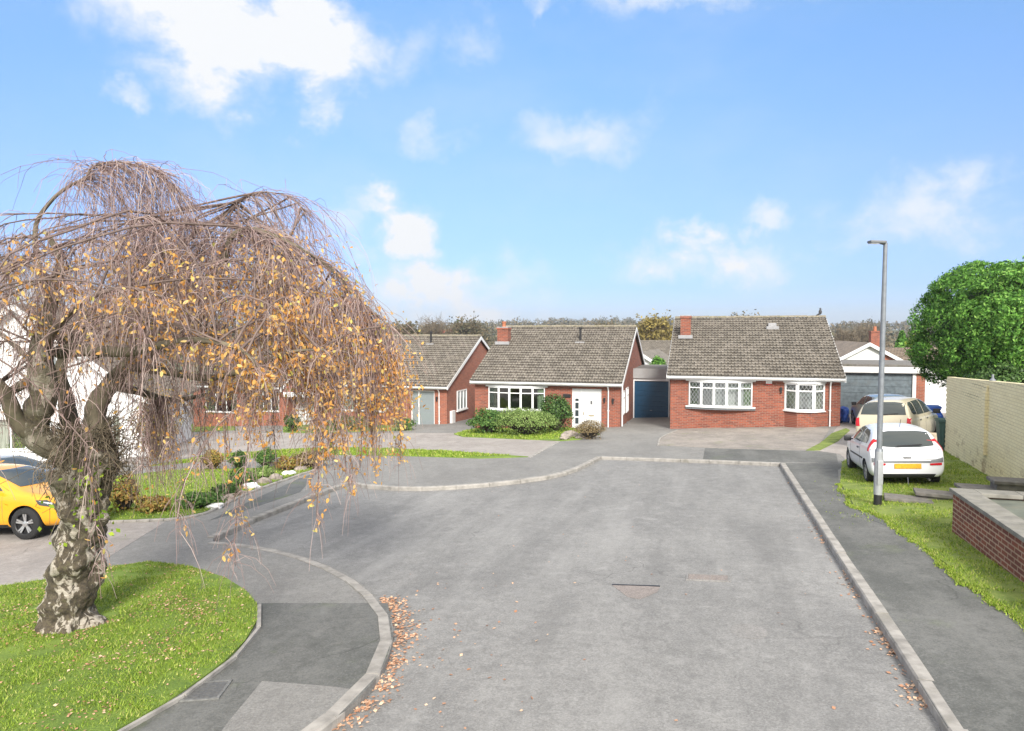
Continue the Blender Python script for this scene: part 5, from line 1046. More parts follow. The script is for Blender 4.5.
# yellow car at the left edge, nose to the right
st4 = [(-2.0, .36, .62, .68, .62, .70, .5), (-1.98, .28, .70, .78, .70, .80, .64), (-1.93, .22, .88, .95, .72, .85, .70), (-1.86, .20, .99, 1.05, .74, .86, .68), (-1.62, .20, 1.0, 1.30, .76, .865, .60), (-1.35, .20, .99, 1.40, .77, .87, .58), (-.9, .19, .98, 1.44, .77, .87, .57), (-.2, .19, .97, 1.45, .77, .87, .57), (.25, .19, .96, 1.40, .77, .87, .56), (.55, .19, .95, 1.28, .77, .87, .58), (1.02, .19, .92, 1.01, .76, .865, .68), (1.4, .2, .88, .95, .75, .855, .68), (1.75, .22, .80, .86, .72, .82, .64), (1.93, .25, .66, .72, .66, .74, .55), (2.02, .32, .5, .56, .55, .6, .42)]
hy = R(98); fy = Vector((math.sin(hy), math.cos(hy), 0)); rt = Vector((math.cos(hy), -math.sin(hy), 0))
FW = G(27, 539.5, PH); P = FW - fy * 1.27 - rt * .80; P.z = S(P.x, P.y) + PH
root, decal, body = car('hatchback_car', 'bright yellow hatchback on the drive, half hidden by the tree trunk', P, hy, dict(st=st4, wr=.325, hw=.865, axles=(-1.27, 1.27), spokes=5, twin=True, rimback='black_plastic'), 'paint_car_yellow')
decal('windscreen', [(-.58, 1.04), (-.52, 1.36), (.52, 1.36), (.58, 1.04)], 'front', 'car_glass'); decal('rear_window', [(-.52, 1.30), (-.58, 1.08), (.58, 1.08), (.52, 1.30)], 'rear', 'car_glass')
for sd_ in ('left', 'right'):
    decal('rear_door_window', [(-1.5, 1.10), (-1.2, 1.28), (-.6, 1.34), (-.56, 1.01)], sd_, 'car_glass'); decal('door_window', [(-.50, 1.01), (.74, .99), (.5, 1.15), (.2, 1.30), (-.1, 1.345), (-.50, 1.345)], sd_, 'car_glass')
    for x in (-.54, .78): decal('door_seam', [(x, .34), (x + .01, .34), (x + .01, .97), (x, .97)], sd_, 'seal_grey', rings=1, off=.002)
    decal('door_handle', [(-.42, .84), (-.24, .84), (-.24, .88), (-.42, .88)], sd_, 'paint_car_yellow', rings=1, off=.016); decal('sill_trim', [(-.85, .24), (.85, .24), (.85, .31), (-.85, .31)], sd_, 'black_plastic', rings=2)
    decal('headlight', [(1.52, .80), (1.60, .70), (1.88, .64), (1.90, .68), (1.72, .79)], sd_, 'car_glass', off=.008); decal('lamp_strip', [(1.58, .785), (1.64, .755), (1.84, .70), (1.82, .73)], sd_, 'lamp_clear', off=.014, rings=2)
for sg in (1, -1): b = MB(); b.box(-.07, .07, -.09, .09, -.07, .07, M=Matrix.Translation((.62, sg * .97, 1.04)), bev=.03); b.bar((.64, sg * .82, .99), (.62, sg * .9, 1.0), .05, .03); b.build('mirror', 'black_plastic', root, 40); decal('fog_light', [(sg * .48, .44), (sg * .62, .44), (sg * .62, .36), (sg * .48, .36)], 'front', 'lamp_clear', rings=2)
decal('grille', [(-.42, .60), (.42, .60), (.36, .40), (-.36, .40)], 'front', 'black_plastic', rings=3)
P = at(38, 490, 17.6); P = Vector((P.x, P.y, 0)) - fy * 1.1; P.z = S(P.x, P.y) + PH
root, decal, body = car('estate_car', 'silver car parked behind the yellow hatchback', P, R(96), dict(st=st4, wr=.32, hw=.865, axles=(-1.27, 1.27), spokes=6), 'paint_car_silver')
decal('windscreen', [(-.58, 1.04), (-.52, 1.36), (.52, 1.36), (.58, 1.04)], 'front', 'car_glass')
for sd_ in ('left', 'right'): decal('rear_door_window', [(-1.5, 1.10), (-1.2, 1.28), (-.6, 1.34), (-.56, 1.01)], sd_, 'car_glass'); decal('door_window', [(-.50, 1.01), (.74, .99), (.5, 1.15), (.2, 1.30), (-.1, 1.345), (-.50, 1.345)], sd_, 'car_glass'); decal('headlight', [(1.52, .80), (1.60, .70), (1.88, .64), (1.90, .68), (1.72, .79)], sd_, 'lamp_clear', off=.008)
for sg in (1, -1): b = MB(); b.box(-.07, .07, -.09, .09, -.07, .07, M=Matrix.Translation((.62, sg * .97, 1.04)), bev=.03); b.bar((.64, sg * .82, .99), (.62, sg * .9, 1.0), .05, .03); b.build('mirror', 'black_plastic', root, 40)
#@@PLANTS
# ------------------------------------------------------------------ shrubs
def shrub(name, px, py, w_px, h_px, label, mat, n=1800, leaf=.07, depth=1.0, dz=PH, lump=.12, group=None, cat='shrub', flat=1.3, stems=True, cen=None, off=0):
    P = G(px, py, dz) if cen is None else cen; sc = FPX / P.y; rx = w_px / sc / 2; rz = h_px / sc; ry = rx * depth; P = P + Vector((0, ry * .8 + off, 0))
    root = empty(name, P, 0, label, cat, group)
    u = rng.normal(size=(n, 3)); u[:, 2] = np.abs(u[:, 2]) ** 1 * np.sign(rng.uniform(-.12, 1, n)); u /= np.linalg.norm(u, axis=1)[:, None]
    sd_ = rng.uniform(0, 6, 6); lum = 1 + lump * (np.sin(u[:, 0] * 4 + sd_[0]) * np.sin(u[:, 1] * 4 + sd_[1]) + np.sin(u[:, 2] * 5 + u[:, 0] * 3 + sd_[2]) * .6) + rng.normal(size=n) * lump * .3
    r = (rng.uniform(.72, 1.03, n) * lum)[:, None]; h = rz / 1.0
    p = u * r * np.array([rx, ry, h * .62]) + np.array([0, 0, h * .40]); p[:, 2] = np.maximum(p[:, 2], .01)
    V, F_ = leaves(p, leaf, u, .8, .6); npmesh('foliage', V, F_, mat, root)
    k = max(60, n // 5); uu = rng.normal(size=(k, 3)); uu /= np.linalg.norm(uu, axis=1)[:, None]; uu[:, 2] = np.abs(uu[:, 2])
    pp = uu * rng.uniform(.3, .8, k)[:, None] * np.array([rx, ry, h * .6]) + np.array([0, 0, h * .36]); st_ = np.zeros((k, 4, 3))
    for i in range(4): st_[:, i] = pp * np.array([(i / 3) ** .7, (i / 3) ** .7, i / 3])
    twigmesh(st_, .010, .004, 'stems', 'bark_dark', root); return root
shrub('evergreen_shrub', 556.5, 433, 36, 37, 'dark glossy rounded evergreen beside the white front door', 'shrub_dark', 3600, .10, .9, cen=None)
shrub('dome_shrub', 527, 437, 63, 27, 'wide pale green dome shrub under the bow window', 'shrub_light', 7000, .07, .7)
shrub('leafy_shrub', 489, 434.5, 40, 22, 'loose dark green shrub at the left corner under the bow window', 'shrub_mid', 2600, .12, .7, lump=.25)
shrub('heather_shrub', 591, 440, 32, 18, 'brown dried dome shrub beside the rocks by the garage drive', 'shrub_brown', 3000, .05, .8)
for i, (px, py, w_, h_, m, lb) in enumerate([(236, 470, 19, 17, 'shrub_dark', 'clipped dark green ball shrub, middle of the three at the lawn edge'), (263, 469.5, 22, 20, 'shrub_mid', 'round green ball shrub, right of the three at the lawn edge'), (209, 471.5, 22, 20, 'autumn_mix', 'round yellowish ball shrub, left of the three at the lawn edge')]):
    shrub('ball_shrub', px, py, w_, h_, lb, m, 2600, .05, .9, group='ball shrubs along the garden lawn')
shrub('heather_shrub', 307, 470, 34, 17, 'brown twiggy mound at the tip of the garden border', 'shrub_brown', 2600, .06, .8, lump=.2)
for (px, py, w_, h_, m, lb) in [(193, 511, 38, 15, 'shrub_mid', 'green leafy border plant spreading over the left end of the rocks'), (240, 488, 26, 16, 'shrub_mid', 'bright green border plant by the low timber edging'), (222, 499, 22, 12, 'shrub_dark', 'small dark border plant between the two green ones'), (262, 480, 20, 11, 'shrub_light', 'pale green clump among the white border stones'), (285, 472, 24, 13, 'autumn_mix', 'rusty clump among the white border stones'), (148, 515, 34, 16, 'autumn_mix', 'yellowing border plant right of the tree trunk'), (118, 514, 36, 34, 'autumn_mix', 'tall orange leaved shrub just right of the tree trunk')]:
    shrub('border_plant', px, py, w_, h_, lb, m, 1100, .09, .8, lump=.3, group='plants along the garden border')
for (px, py, w_, h_, m, lb) in [(403, 431, 22, 12, 'shrub_mid', 'small green shrub left of the patterned glass door'), (342, 431, 44, 12, 'shrub_mid', 'low green shrub under the window of the leaf screened bungalow'), (291, 432, 16, 17, 'shrub_dark', 'dark shrub beside the gabled porch')]:
    shrub('front_shrub', px, py, w_, h_, lb, m, 1200, .11, .7, lump=.25)
shrub('ivy_bank', 955, 428, 9, 20, 'untidy olive creeper between white gate and yellow wall', 'autumn_mix', 1600, .12, .8, lump=.3)
shrub('lime_hedge', 8, 464, 62, 32, 'lime green clipped hedge behind the silver car at the left edge', 'hedge_lime', 6000, .09, .5)
shrub('copper_shrub', 150, 462, 44, 66, 'tall brown leaved shrub against the corner of the white chalet house', 'autumn_mix', 2200, .10, .8, lump=.3)
shrub('garden_bush', 661, 0, 20, 34, 'green bush behind the blue garage roof, beside the chimney', 'conifer_leaf', 5000, .16, .9, cen=at(660, 392, 50), off=0)
# rocks
for i, (px, py, s_, lb) in enumerate([(571, 437.5, .42, 'pale flat rock, left one beside the brown dome shrub'), (583, 438.5, .34, 'pale rock, right one touching the brown dome shrub'), (565, 440, .2, 'small pale rock at the front of the bungalow rocks')]):
    o = lumpy('rock', G(px, py, PH) + Vector((0, 0, .08)), s_, s_ * .7, s_ * .45, 'rock', lb, 'rock', 10 + i); o['group'] = 'rocks by the bungalow lawn'
for i in range(9):
    f = i / 8; px = 215 + 98 * f; py = 508 - 42 * f ** .8 + random.uniform(-1, 1); s_ = random.uniform(.14, .26)
    pl = ['leftmost', 'second from the left', 'third from the left', 'fourth from the left', 'middle', 'fourth from the right', 'third from the right', 'second from the right', 'rightmost'][i]
    o = lumpy('rock', G(px, py, PH) + Vector((0, 0, .05)), s_, s_ * .8, s_ * .5, 'rock' if i % 3 else 'render_white', 'small border stone, %s along the sloping edge of the garden bed' % pl, 'rock', 30 + i); o['group'] = 'stones edging the garden border'
b = MB(); a = G(212, 498, PH + .08); c = G(236, 494, PH + .08); b.tube([a, c], .06, 10); b.tube([c, c + (c - a) * .02], .05, 10); tag(b.build('timber_log', 'limb_bark'), 'short timber log edging in the garden border', 'log')
# ------------------------------------------------------------------ big clipped evergreen on the right
def big_crown(root, C, rx, ry, rz, n, leaf, mat, lump=.05, tuft=.9):
    u = rng.normal(size=(n, 3)); u /= np.linalg.norm(u, axis=1)[:, None]
    cl = rng.normal(size=(520, 3)); cl /= np.linalg.norm(cl, axis=1)[:, None]; ca = rng.uniform(-.09, .09, 520)
    idx = np.argmax(u @ cl.T, axis=1); dd = (u * cl[idx]).sum(1); tuftk = ca[idx] + (dd - .99) * 2.2
    r = 1 + lump * (np.sin(u[:, 0] * 3.1 + 1) * np.sin(u[:, 2] * 3.7) + np.sin(u[:, 1] * 4)) + np.clip(tuftk, -.26, .10) + rng.normal(size=n) * .018; r -= rng.exponential(.035, n); r += (rng.uniform(0, 1, n) < .05) * rng.uniform(0, .045, n)
    e = np.sign(u) * np.abs(u) ** .85
    p = e * r[:, None] * np.array([rx, ry, rz]); V, F_ = leaves(p, leaf, u + np.array([0, 0, -.1]), .7, .45, .6)
    return npmesh('foliage', V + np.array(C), F_, mat, root)
P = at(1028, 328, 25.5); gz = S(P.x, P.y); tr_ = empty('evergreen_tree', (P.x, P.y, gz), 0, 'big dense dome shaped evergreen above the yellow wall at the right edge', 'tree')
cz = P.z - gz; big_crown(tr_, (0, 0, cz), 3.25, 3.1, 2.38, 110000, .12, 'conifer_leaf'); b = MB(); b.tube([(0, 0, -.3), (.05, 0, cz * .5), (0, .1, cz)], [.28, .2, .1], 12); b.tube([(.05, 0, cz * .4), (-1.4, -.3, cz - .3)], [.12, .04], 8); b.tube([(.05, 0, cz * .5), (1.5, .3, cz)], [.12, .04], 8); b.build('trunk', 'bark_dark', tr_, 60)
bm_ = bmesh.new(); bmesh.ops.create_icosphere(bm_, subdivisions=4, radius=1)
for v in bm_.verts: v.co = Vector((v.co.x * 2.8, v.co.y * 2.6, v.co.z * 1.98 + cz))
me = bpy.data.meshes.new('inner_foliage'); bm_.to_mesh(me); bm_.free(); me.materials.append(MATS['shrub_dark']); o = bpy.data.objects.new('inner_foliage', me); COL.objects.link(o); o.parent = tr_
P = at(1000, 380, 22.6); gz = S(P.x, P.y); h2 = empty('evergreen_hedge', (P.x + 1.2, P.y + .4, gz), 0, 'dark hedge under the big evergreen, just behind the yellow wall', 'hedge'); big_crown(h2, (0, 0, 1.4), 2.2, .8, 1.25, 14000, .12, 'shrub_dark', .04); b = MB()
for x in (-1.6, -.5, .6, 1.6): b.tube([(x, 0, -.2), (x, 0, 1.6)], .05, 8)
b.build('stems', 'bark_dark', h2, 60)
# ------------------------------------------------------------------ far trees
def bare_tree(px, ptop, d, wpx, label, mat='far_twig', leafy=None, n=420, name='bare_tree', cone=False, nl=0, lf=.3):
    T = at(px, ptop, d); gz = TZ(T.x, T.y); H = T.z - gz; rx = wpx / (FPX / d) / 2; e = empty(name, (T.x, T.y, gz), 0, label, 'tree')
    b = MB(); b.tube([(0, 0, -.5), (0, 0, H * .35), (rx * .05, 0, H * .6), (0, 0, H * .97)], [H * .028, H * .022, H * .013, H * .003], 8); b.build('trunk', 'bark_dark', e, 60)
    if not cone:
        base = np.zeros((n, 3)); base[:, 2] = rng.uniform(.25, .85, n) * H; a = rng.uniform(0, 6.283, n); ph = rng.uniform(-.1, 1.2, n); L = rng.uniform(.55, 1, n)
        tip = np.stack([np.cos(a) * np.cos(ph) * rx * L, np.sin(a) * np.cos(ph) * rx * L, H * .52 + np.sin(ph) * H * .5 * L], 1); k = 6; P_ = np.zeros((n, k, 3))
        j = rng.normal(size=(n, 3)) * rx * .12; base[:, 2] = np.minimum(base[:, 2], tip[:, 2] * .9)
        for i in range(k): f = i / (k - 1); P_[:, i] = base * (1 - f) + tip * f + j * math.sin(f * 3.1) + np.array([0, 0, 1]) * math.sin(f * 3.14) * rx * .08
        twigmesh(P_, np.full(n, .09), np.full(n, .02), 'branches', mat, e)
        m = n * 5; src = rng.integers(0, n, m); f = rng.integers(2, k, m); s0 = P_[src, f]; dr = rng.normal(size=(m, 3)) * rx * .16; dr[:, 2] = np.abs(dr[:, 2]); Q = np.stack([s0, s0 + dr * .5 + rng.normal(size=(m, 3)) * .05, s0 + dr], 1); twigmesh(Q, np.full(m, .035), np.full(m, .012), 'twigs', mat, e)
        if leafy: u = rng.integers(0, m, nl); pp = Q[u, 2] + rng.normal(size=(nl, 3)) * rx * .06; V, F_ = leaves(pp, lf); npmesh('foliage', V, F_, leafy, e)
    else:
        m = nl; hh = rng.uniform(0, 1, m) ** .8; a = rng.uniform(0, 6.283, m); r = rx * (1 - hh) ** .7 * rng.uniform(.6, 1.05, m); pp = np.stack([np.cos(a) * r, np.sin(a) * r, H * (.08 + .92 * hh)], 1); V, F_ = leaves(pp, lf, np.stack([np.cos(a), np.sin(a), np.full(m, .2)], 1)); npmesh('foliage', V, F_, leafy, e)
    return e
bare_tree(432, 315, 150, 52, 'tall bare spreading tree on the skyline left of the brick chimney')
bare_tree(405, 322, 130, 40, 'olive brown tree behind the leaf screened bungalow', leafy='wood_far', nl=5000, lf=.5, name='autumn_tree')
bare_tree(466, 321, 170, 50, 'dull green round tree right of the bare skyline tree', leafy='wood_far', nl=6000, lf=.6, name='autumn_tree')
bare_tree(655, 318, 95, 42, 'olive yellow autumn tree in the gap between the two bungalows', leafy='tree_yellow', nl=8000, lf=.40, name='autumn_tree')
bare_tree(868, 319.5, 140, 44, 'bare brown tree beyond the white gabled house', n=500)
bare_tree(846, 325, 120, 34, 'bare twiggy tree just right of the bungalow ridge')
bare_tree(902, 332, 88, 24, 'dark green conifer above the long brown roof', name='conifer_tree', cone=True, leafy='conifer_leaf', nl=4000, lf=.5)
bare_tree(917, 337, 80, 22, 'yellow green tree beside the big evergreen', name='autumn_tree', leafy='hedge_lime', nl=3000, lf=.4, n=200)
bare_tree(605, 320, 160, 30, 'bare rounded tree showing over the middle bungalow ridge', leafy='wood_far', nl=2500, lf=.5)
bare_tree(745, 314, 130, 48, 'brown tree showing over the ridge left of the roof vent', leafy='wood_far', nl=4000, lf=.5)
bare_tree(-20, 300, 60, 140, 'bare tree behind the white chalet house')
# far woodland, one mass
pp = []; 
for k in range(1500):
    y = random.uniform(230, 1000); x = random.uniform(-.85, .85) * y; z = TZ(x, y); H = random.uniform(7, 13) * (1.25 if random.random() < .1 else 1); r = random.uniform(3, 6.5); m = 80
    u = rng.normal(size=(m, 3)); u /= np.linalg.norm(u, axis=1)[:, None]; pp.append(u * rng.uniform(.5, 1.05, m)[:, None] * np.array([r, r, H * .45]) + np.array([x, y, z + H * .55]))
pp = np.concatenate(pp); V, F_ = leaves(pp, 1.7, None, 1, .8); tag(npmesh('distant_woodland', V, F_, 'wood_far'), 'hazy brown and green woodland covering the far hillside', 'woodland', kind='stuff')
for k, (px, py, d) in enumerate([(497, 326, 330), (555, 325, 320), (700, 323, 420), (835, 326, 260), (880, 331, 240)]): pass
#@@BIRCH
# ------------------------------------------------------------------ weeping birch
B0 = G(68, 625, PH + .03); DY = B0.y
birch = empty('weeping_birch', B0, 0, 'old weeping birch with gnarled trunk and hanging yellow leaves on the near lawn', 'tree')
def TP(px, py, dy=0): return at(px, py, DY + dy) - B0
def limb(pts, nm='limb', n=10, mat='limb_bark', sub=5, wob=.0):
    P_ = [(TP(a, c, e), r) for a, c, e, r in pts]; out = []; rr_ = []
    for i in range(len(P_) - 1):
        p0 = P_[max(i - 1, 0)][0]; p1, r1 = P_[i]; p2, r2 = P_[i + 1]; p3 = P_[min(i + 2, len(P_) - 1)][0]
        for k in range(sub):
            u = k / sub; out.append(.5 * ((2 * p1) + (-p0 + p2) * u + (2 * p0 - 5 * p1 + 4 * p2 - p3) * u * u + (-p0 + 3 * p1 - 3 * p2 + p3) * u ** 3)); rr_.append((r1 + (r2 - r1) * u) * (1 + random.uniform(-wob, wob)))
    out.append(P_[-1][0]); rr_.append(P_[-1][1]); b = MB(); b.tube(out, rr_, n); b.build(nm, mat, birch, 80); return list(zip(out, rr_))
# trunk: noisy, flared at the foot
prof = [(68, 632, .34), (68, 624, .31), (69, 615, .275), (70, 600, .255), (72, 580, .26), (76, 560, .265), (79, 540, .27), (82, 520, .25), (83, 500, .28), (84, 485, .31), (86, 470, .33), (88, 455, .30), (86, 442, .22)]
cen = [(TP(a, c), r) for a, c, r in prof]; vs = []; NA = 72; NZ = 150
def tn3(x, y, z): return math.sin(x * 2.1 + 3 * math.sin(y * 1.3 + z)) * math.cos(z * 1.7 + 2 * math.sin(x + y))
from mathutils import noise as mn
for i in range(NZ + 1):
    f = i / NZ * (len(cen) - 1); k = min(int(f), len(cen) - 2); u = f - k; c = cen[k][0].lerp(cen[k + 1][0], u); r = cen[k][1] * (1 - u) + cen[k + 1][1] * u
    for j in range(NA):
        a = 6.283 * j / NA; d = Vector((math.cos(a), math.sin(a), 0)); q = c + d * r
        k1_ = mn.noise(q * 3.2) * .34 + mn.noise(q * 7.5) * .20 + mn.noise(q * 17) * .08; flare = .25 * max(0, 1 - (c.z) / .35) * (math.sin(a * 5 + 1) * .5 + .5)
        burl = .22 * max(0, mn.noise(Vector((q.x * 4.5, q.y * 4.5, q.z * 3.0 + 9)))) ; vs.append(c + d * r * (1 + k1_ * 1.0 + flare + burl * 2))
b = MB(); b.add(vs, [(i * NA + j, i * NA + (j + 1) % NA, (i + 1) * NA + (j + 1) % NA, (i + 1) * NA + j) for i in range(NZ) for j in range(NA)] + [tuple(NZ * NA + j for j in range(NA))]); b.build('trunk', 'birch_bark', birch, 70)
# burrs and small shoots around the fork
LA = limb([(84, 468, 0, .20), (62, 452, -.15, .17), (36, 436, -.25, .16), (37, 414, -.3, .165), (44, 395, -.3, .16), (41, 366, -.3, .14), (42, 340, -.3, .12), (50, 305, -.2, .085), (60, 262, 0, .05), (44, 230, .1, .02)], mat='birch_bark', wob=.08)
LA2 = limb([(50, 300, -.2, .05), (38, 262, 0, .035), (36, 225, .1, .028), (52, 200, .1, .023), (68, 187, .1, .020), (86, 177, .1, .017), (94, 166, .1, .014), (114, 162, .1, .011), (136, 165, .1, .008), (156, 172, .1, .006), (172, 190, .1, .003)])
LC = limb([(92, 466, 0, .18), (94, 430, .1, .14), (97, 405, .15, .125), (110, 385, .2, .115), (128, 366, .2, .10), (150, 350, .2, .09), (185, 333, .2, .075), (210, 300, .2, .06), (222, 268, .2, .05), (227, 250, .2, .042), (233, 235, .2, .036), (250, 229, .2, .032), (275, 236, .2, .028), (308, 253, .2, .024), (332, 270, .2, .019), (350, 290, .2, .015), (368, 308, .2, .010), (390, 326, .2, .005)], mat='limb_bark', wob=.08)
LD = limb([(80, 460, .1, .14), (70, 425, .3, .12), (66, 398, .5, .10), (60, 372, .6, .08), (72, 340, .8, .05), (100, 300, 1, .034), (150, 268, 1.1, .025), (208, 223, 1.1, .02), (224, 215, 1.1, .018), (234, 206, 1.1, .016), (246, 197, 1.1, .013), (262, 192, 1.1, .012), (290, 197, 1.1, .006), (305, 212, 1.1, .003)])
LE = limb([(45, 440, -.2, .12), (20, 425, -.4, .10), (6, 395, -.6, .08), (-15, 370, -.8, .07), (-40, 320, -1, .05), (-60, 280, -1, .03), (-90, 270, -1, .01)])
LF = limb([(42, 375, -.3, .08), (25, 383, -.4, .06), (0, 394, -.4, .05), (-35, 380, -.5, .035), (-80, 340, -.5, .02)])
LG = limb([(60, 352, 0, .09), (90, 350, -.4, .075), (125, 352, -.8, .06), (160, 345, -1.2, .045), (200, 340, -1.5, .035), (240, 350, -1.7, .02), (262, 372, -1.7, .01)])
LH = limb([(110, 385, .2, .07), (140, 392, .7, .05), (170, 400, 1.1, .04), (200, 396, 1.4, .03), (235, 388, 1.6, .02), (262, 400, 1.7, .01)])
LI = limb([(62, 340, 0, .07), (100, 318, 1, .06), (130, 300, 1.8, .05), (150, 285, 2.6, .035), (150, 290, 3.4, .02), (140, 310, 3.8, .01)])
LJ = limb([(44, 350, -.3, .06), (60, 322, -.8, .04), (90, 298, -1.2, .028), (130, 288, -1.6, .018), (170, 300, -1.9, .008)], mat='branch_bark')
LK = limb([(66, 398, .5, .06), (50, 380, 1.2, .05), (20, 350, 2.0, .04), (-20, 320, 2.8, .03), (-60, 310, 3.3, .015)])
LL = limb([(128, 366, .2, .06), (170, 372, -.3, .05), (210, 378, -.7, .04), (250, 368, -1.0, .028), (290, 352, -1.1, .018), (325, 350, -1.1, .008)])
heads = []
for L_ in (LA, LA2, LC, LD, LE, LF, LG, LH, LI, LJ, LK, LL):
    heads += [p for p, r in L_[len(L_) // 2:]] * (0 if L_ is LA2 else 2)
def ztop(r): return 5.22 - .0044 * r ** 4
arches = []; tails = []
rp = random.Random(5)
for k in range(190):
    s0 = rp.choice(heads); az = rp.uniform(0, 6.283); rr = rp.uniform(.6, 4.1) if k % 3 else rp.uniform(3.0, 4.1)
    if k % 4 == 0: az = rp.uniform(-.7, .7)
    dyf = .8 if math.sin(az) > 0 else .55
    ex = math.cos(az) * rr; ey = math.sin(az) * rr * dyf; ez = ztop(rr) - rp.uniform(.0, 1.6) ** 1.3 * .9
    if math.hypot(ex - s0.x, ey - s0.y) > 3.2 or math.hypot(ex - s0.x, ey - s0.y) < .25: continue
    e0 = Vector((ex, ey, ez)); mid = s0.lerp(e0, .55) + Vector((rp.uniform(-.2, .2), rp.uniform(-.2, .2), .45 + rp.uniform(0, .25)))
    mid.z = min(mid.z, ztop(math.hypot(mid.x, mid.y)) + .05)
    path = []
    for i in range(9): u = i / 8; path.append(s0 * (1 - u) ** 2 + mid * 2 * u * (1 - u) + e0 * u * u)
    out = (e0 - mid).normalized(); p = e0.copy(); v_ = out * .22
    for i in range(rp.randint(4, 9)): v_ = (v_ + Vector((rp.uniform(-.03, .03), rp.uniform(-.03, .03), -.07))) ; v_ = v_.normalized() * .2; p = p + v_; path.append(p.copy())
    for i, q in enumerate(path[1:], 1):
        if i > 1: q += Vector((rp.uniform(-.03, .03), rp.uniform(-.03, .03), rp.uniform(-.02, .02)))
        q.z = min(q.z, max(ztop(math.hypot(q.x, q.y)) + rp.uniform(-.08, .03), s0.z - i * .12))
    arches.append(path)
bm_ = MB()
for path in arches:
    n = len(path); r0 = random.uniform(.007, .014); bm_.tube(path, [r0 * (1 - i / n) + .003 for i in range(n)], 5, cap=False)
bm_.build('branches', 'branch_bark', birch, 80)
src = []     # (point, direction, along) for twigs
for path in arches:
    n = len(path)
    for i in range(2, n - 1):
        for _ in range(3): f = rp.random(); src.append((path[i].lerp(path[i + 1], f), (path[i + 1] - path[i]).normalized()))
for L_ in (LA2, LC, LD, LG, LH, LL, LJ, LI, LK, LE, LF):
    for i in range(int(len(L_) * .42), len(L_) - 1):
        for _ in range(9 if L_ is LA2 else 5): src.append((L_[i][0].lerp(L_[i + 1][0], rp.random()), (L_[i + 1][0] - L_[i][0]).normalized()))
NS = len(src); TW = 7600; idx = rng.integers(0, NS, TW)
s0 = np.array([tuple(s[0]) for s in src])[idx]; dr = np.array([tuple(s[1]) for s in src])[idx]
K = 9; ln = s0[:, 2] - rng.uniform(2.55, 3.8, TW) - .9 * np.clip(-s0[:, 1], 0, 4); ln = np.clip(ln * rng.uniform(.3, 1.05, TW), .25, 2.4); lft = s0[:, 0] < 2.0; ln = np.where(lft & (rng.uniform(0, 1, TW) < .8), np.minimum(ln, np.clip(s0[:, 2] - rng.uniform(3.1, 4.1, TW), .25, 1.3)), ln)
# long curtain only at the right-hand rim
v = dr * .8 + rng.normal(size=(TW, 3)) * .55; v[:, 2] = v[:, 2] * .4 + .02; v /= np.linalg.norm(v, axis=1)[:, None]
path = np.zeros((TW, K, 3)); p = s0.copy(); path[:, 0] = p; step = (ln / (K - 1))[:, None]
for i in range(1, K):
    v = v + np.array([0, 0, -.36]) + rng.normal(size=(TW, 3)) * .24; v /= np.linalg.norm(v, axis=1)[:, None]; p = p + v * step; p[:, 2] = np.minimum(p[:, 2], np.maximum(ztop(np.hypot(p[:, 0], p[:, 1])), s0[:, 2]) + .04); path[:, i] = p
far_in = np.hypot(path[:, -1, 0], path[:, -1, 1]) < 4.75
path = path[far_in]; TW = len(path)
twigmesh(path, np.full(TW, .0040), np.full(TW, .0018), 'twigs', 'twig', birch)
# side twiglets
m = 9000; si = rng.integers(0, TW, m); fi = rng.integers(2, K - 1, m); q0 = path[si, fi]; dv_ = path[si, fi + 1] - q0; dv_ /= np.linalg.norm(dv_, axis=1)[:, None]; a = dv_ * .5 + rng.normal(size=(m, 3)) * .55; L_ = rng.uniform(.12, .45, m)[:, None]
Q = np.stack([q0, q0 + a * L_ * .35, q0 + a * L_ * .6 + np.array([0, 0, -1]) * L_ * .22, q0 + a * L_ * .75 + np.array([0, 0, -1]) * L_ * .6], 1)
twigmesh(Q, np.full(m, .0032), np.full(m, .0018), 'twiglets', 'twig', birch)
# hanging curtain at the rim (long dense strand)
def strand(px, py, dy, pyb, n, spread):
    s = np.array(TP(px, py, dy)); e = np.array(TP(px + 3, pyb, dy)); Pn = np.zeros((n, 10, 3)); o = rng.normal(size=(n, 3)) * spread; o[:, 2] *= .3; end = rng.uniform(.55, 1.05, n)
    for i in range(10): f = i / 9; Pn[:, i] = s * (1 - f * end)[:, None] + e * (f * end)[:, None] + o * (.3 + .7 * math.sin(f * 2.2)) + rng.normal(size=(n, 3)) * .02
    twigmesh(Pn, np.full(n, .0042), np.full(n, .002), 'hanging_twigs', 'twig', birch); return Pn
ST = [strand(372, 325, .2, 478, 130, .13), strand(352, 300, .1, 440, 90, .2), strand(392, 340, .2, 430, 70, .12), strand(320, 300, -.4, 440, 50, .22), strand(285, 310, .3, 440, 24, .25), strand(225, 400, -.3, 520, 6, .06), strand(158, 400, .5, 500, 150, .22), strand(230, 350, .5, 450, 26, .25)]
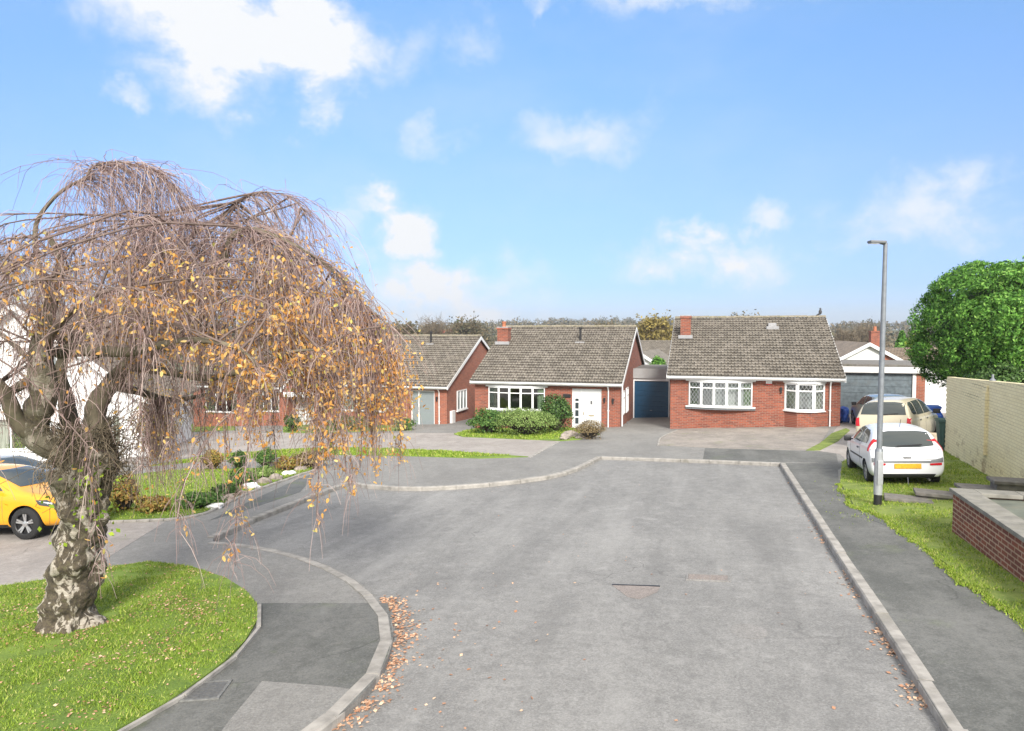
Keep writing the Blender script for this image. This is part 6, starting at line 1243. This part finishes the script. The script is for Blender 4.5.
# leaves
allp = path[:, 3:, :].reshape(-1, 3); tw_ = np.repeat(rng.uniform(0, 1, TW), K - 3)
X = allp[:, 0] * 76 + 68; Zp = 331 - (allp[:, 2] + B0.z - CH) * 76        # rough places in the crown, in metres times a factor
den = .05 + 1.35 * np.clip((X - 170) / 170, 0, 1) + .5 * np.exp(-((X - 110) / 60) ** 2 - ((Zp - 300) / 60) ** 2); den = den * np.clip((Zp - 225) / 50, .0, 1) * np.where(Zp > 440, .45, 1); den *= (tw_ < .6)
den[X < 0] *= .4
keep = rng.uniform(0, 1, len(allp)) < den * 1.15
lp_ = allp[keep]; lp_ = lp_ + rng.normal(size=lp_.shape) * .03
ex = []
for s_, kk in zip(ST, (600, 700, 800, 350, 100, 30, 120, 80)):
    i = rng.integers(0, s_.shape[0], kk); j = rng.integers(2, 10, kk); ex.append(s_[i, j] + rng.normal(size=(kk, 3)) * .03)
lp_ = np.concatenate([lp_] + ex); V, F_ = leaves(lp_, .054, None, 1, .8, 1.2); lp6 = V.reshape(-1, 4, 3); a_, b_, c_, d_ = (lp6[:, i] for i in range(4)); V = np.stack([a_, a_ * .45 + b_ * .62 - lp6.mean(1) * .07, b_ * .5 + c_ * .42 + lp6.mean(1) * .08, c_, d_ * .5 + c_ * .42 + lp6.mean(1) * .08, a_ * .45 + d_ * .62 - lp6.mean(1) * .07], 1).reshape(-1, 3); F_ = np.arange(len(V)).reshape(-1, 6); npmesh('foliage', V, F_, 'birch_leaf', birch)
print('birch leaves', len(lp_), 'twigs', TW)
# dark ivy-like shoots and burrs on the fork
k = 800; a = rng.uniform(0, 6.283, k); zc_ = rng.uniform(TP(0, 478).z, TP(0, 425).z, k); r = .25; q0 = np.stack([TP(85, 450).x + np.cos(a) * r, np.sin(a) * r, zc_], 1); dv_ = np.stack([np.cos(a), np.sin(a), rng.normal(size=k) * .6 + .1], 1) + rng.normal(size=(k, 3)) * .5
L_ = rng.uniform(.08, .38, k)[:, None]; Q = np.stack([q0, q0 + dv_ * L_ * .4, q0 + dv_ * L_ * .75 + rng.normal(size=(k, 3)) * .06, q0 + dv_ * L_ * .7 - np.array([0, 0, .6]) * L_ + rng.normal(size=(k, 3)) * .06], 1); twigmesh(Q, np.full(k, .006), np.full(k, .003), 'shoots', 'far_twig', birch)
# few yellow-green leaves on low shoots
q = np.array([TP(85 + random.gauss(0, 22), 500 + random.gauss(0, 22), -.4 + random.gauss(0, .25)) for _ in range(130)]); V, F_ = leaves(q, .06, None, 1, .7, 1); npmesh('low_leaves', V, F_, 'hedge_lime', birch)
#@@AIR
# ------------------------------------------------------------------ air
b = MB(); b.box(-1600, 1600, -160, 2300, -45, 60); hz_ = b.build('haze', 'field')
m = bpy.data.materials.new('haze_air'); m.use_nodes = True; m.node_tree.nodes.clear(); t = NT(m.node_tree); v_ = t.a('ShaderNodeVolumePrincipled', {'Color': (.90, .94, 1, 1), 'Density': .00033, 'Anisotropy': .2}); t.l.new(v_.outputs[0], t.a('ShaderNodeOutputMaterial').inputs['Volume'])
hz_.data.materials.clear(); hz_.data.materials.append(m); tag(hz_, kind='stuff')
hz_['label'] = 'faint pale haze over the distant hills'; hz_['category'] = 'haze'
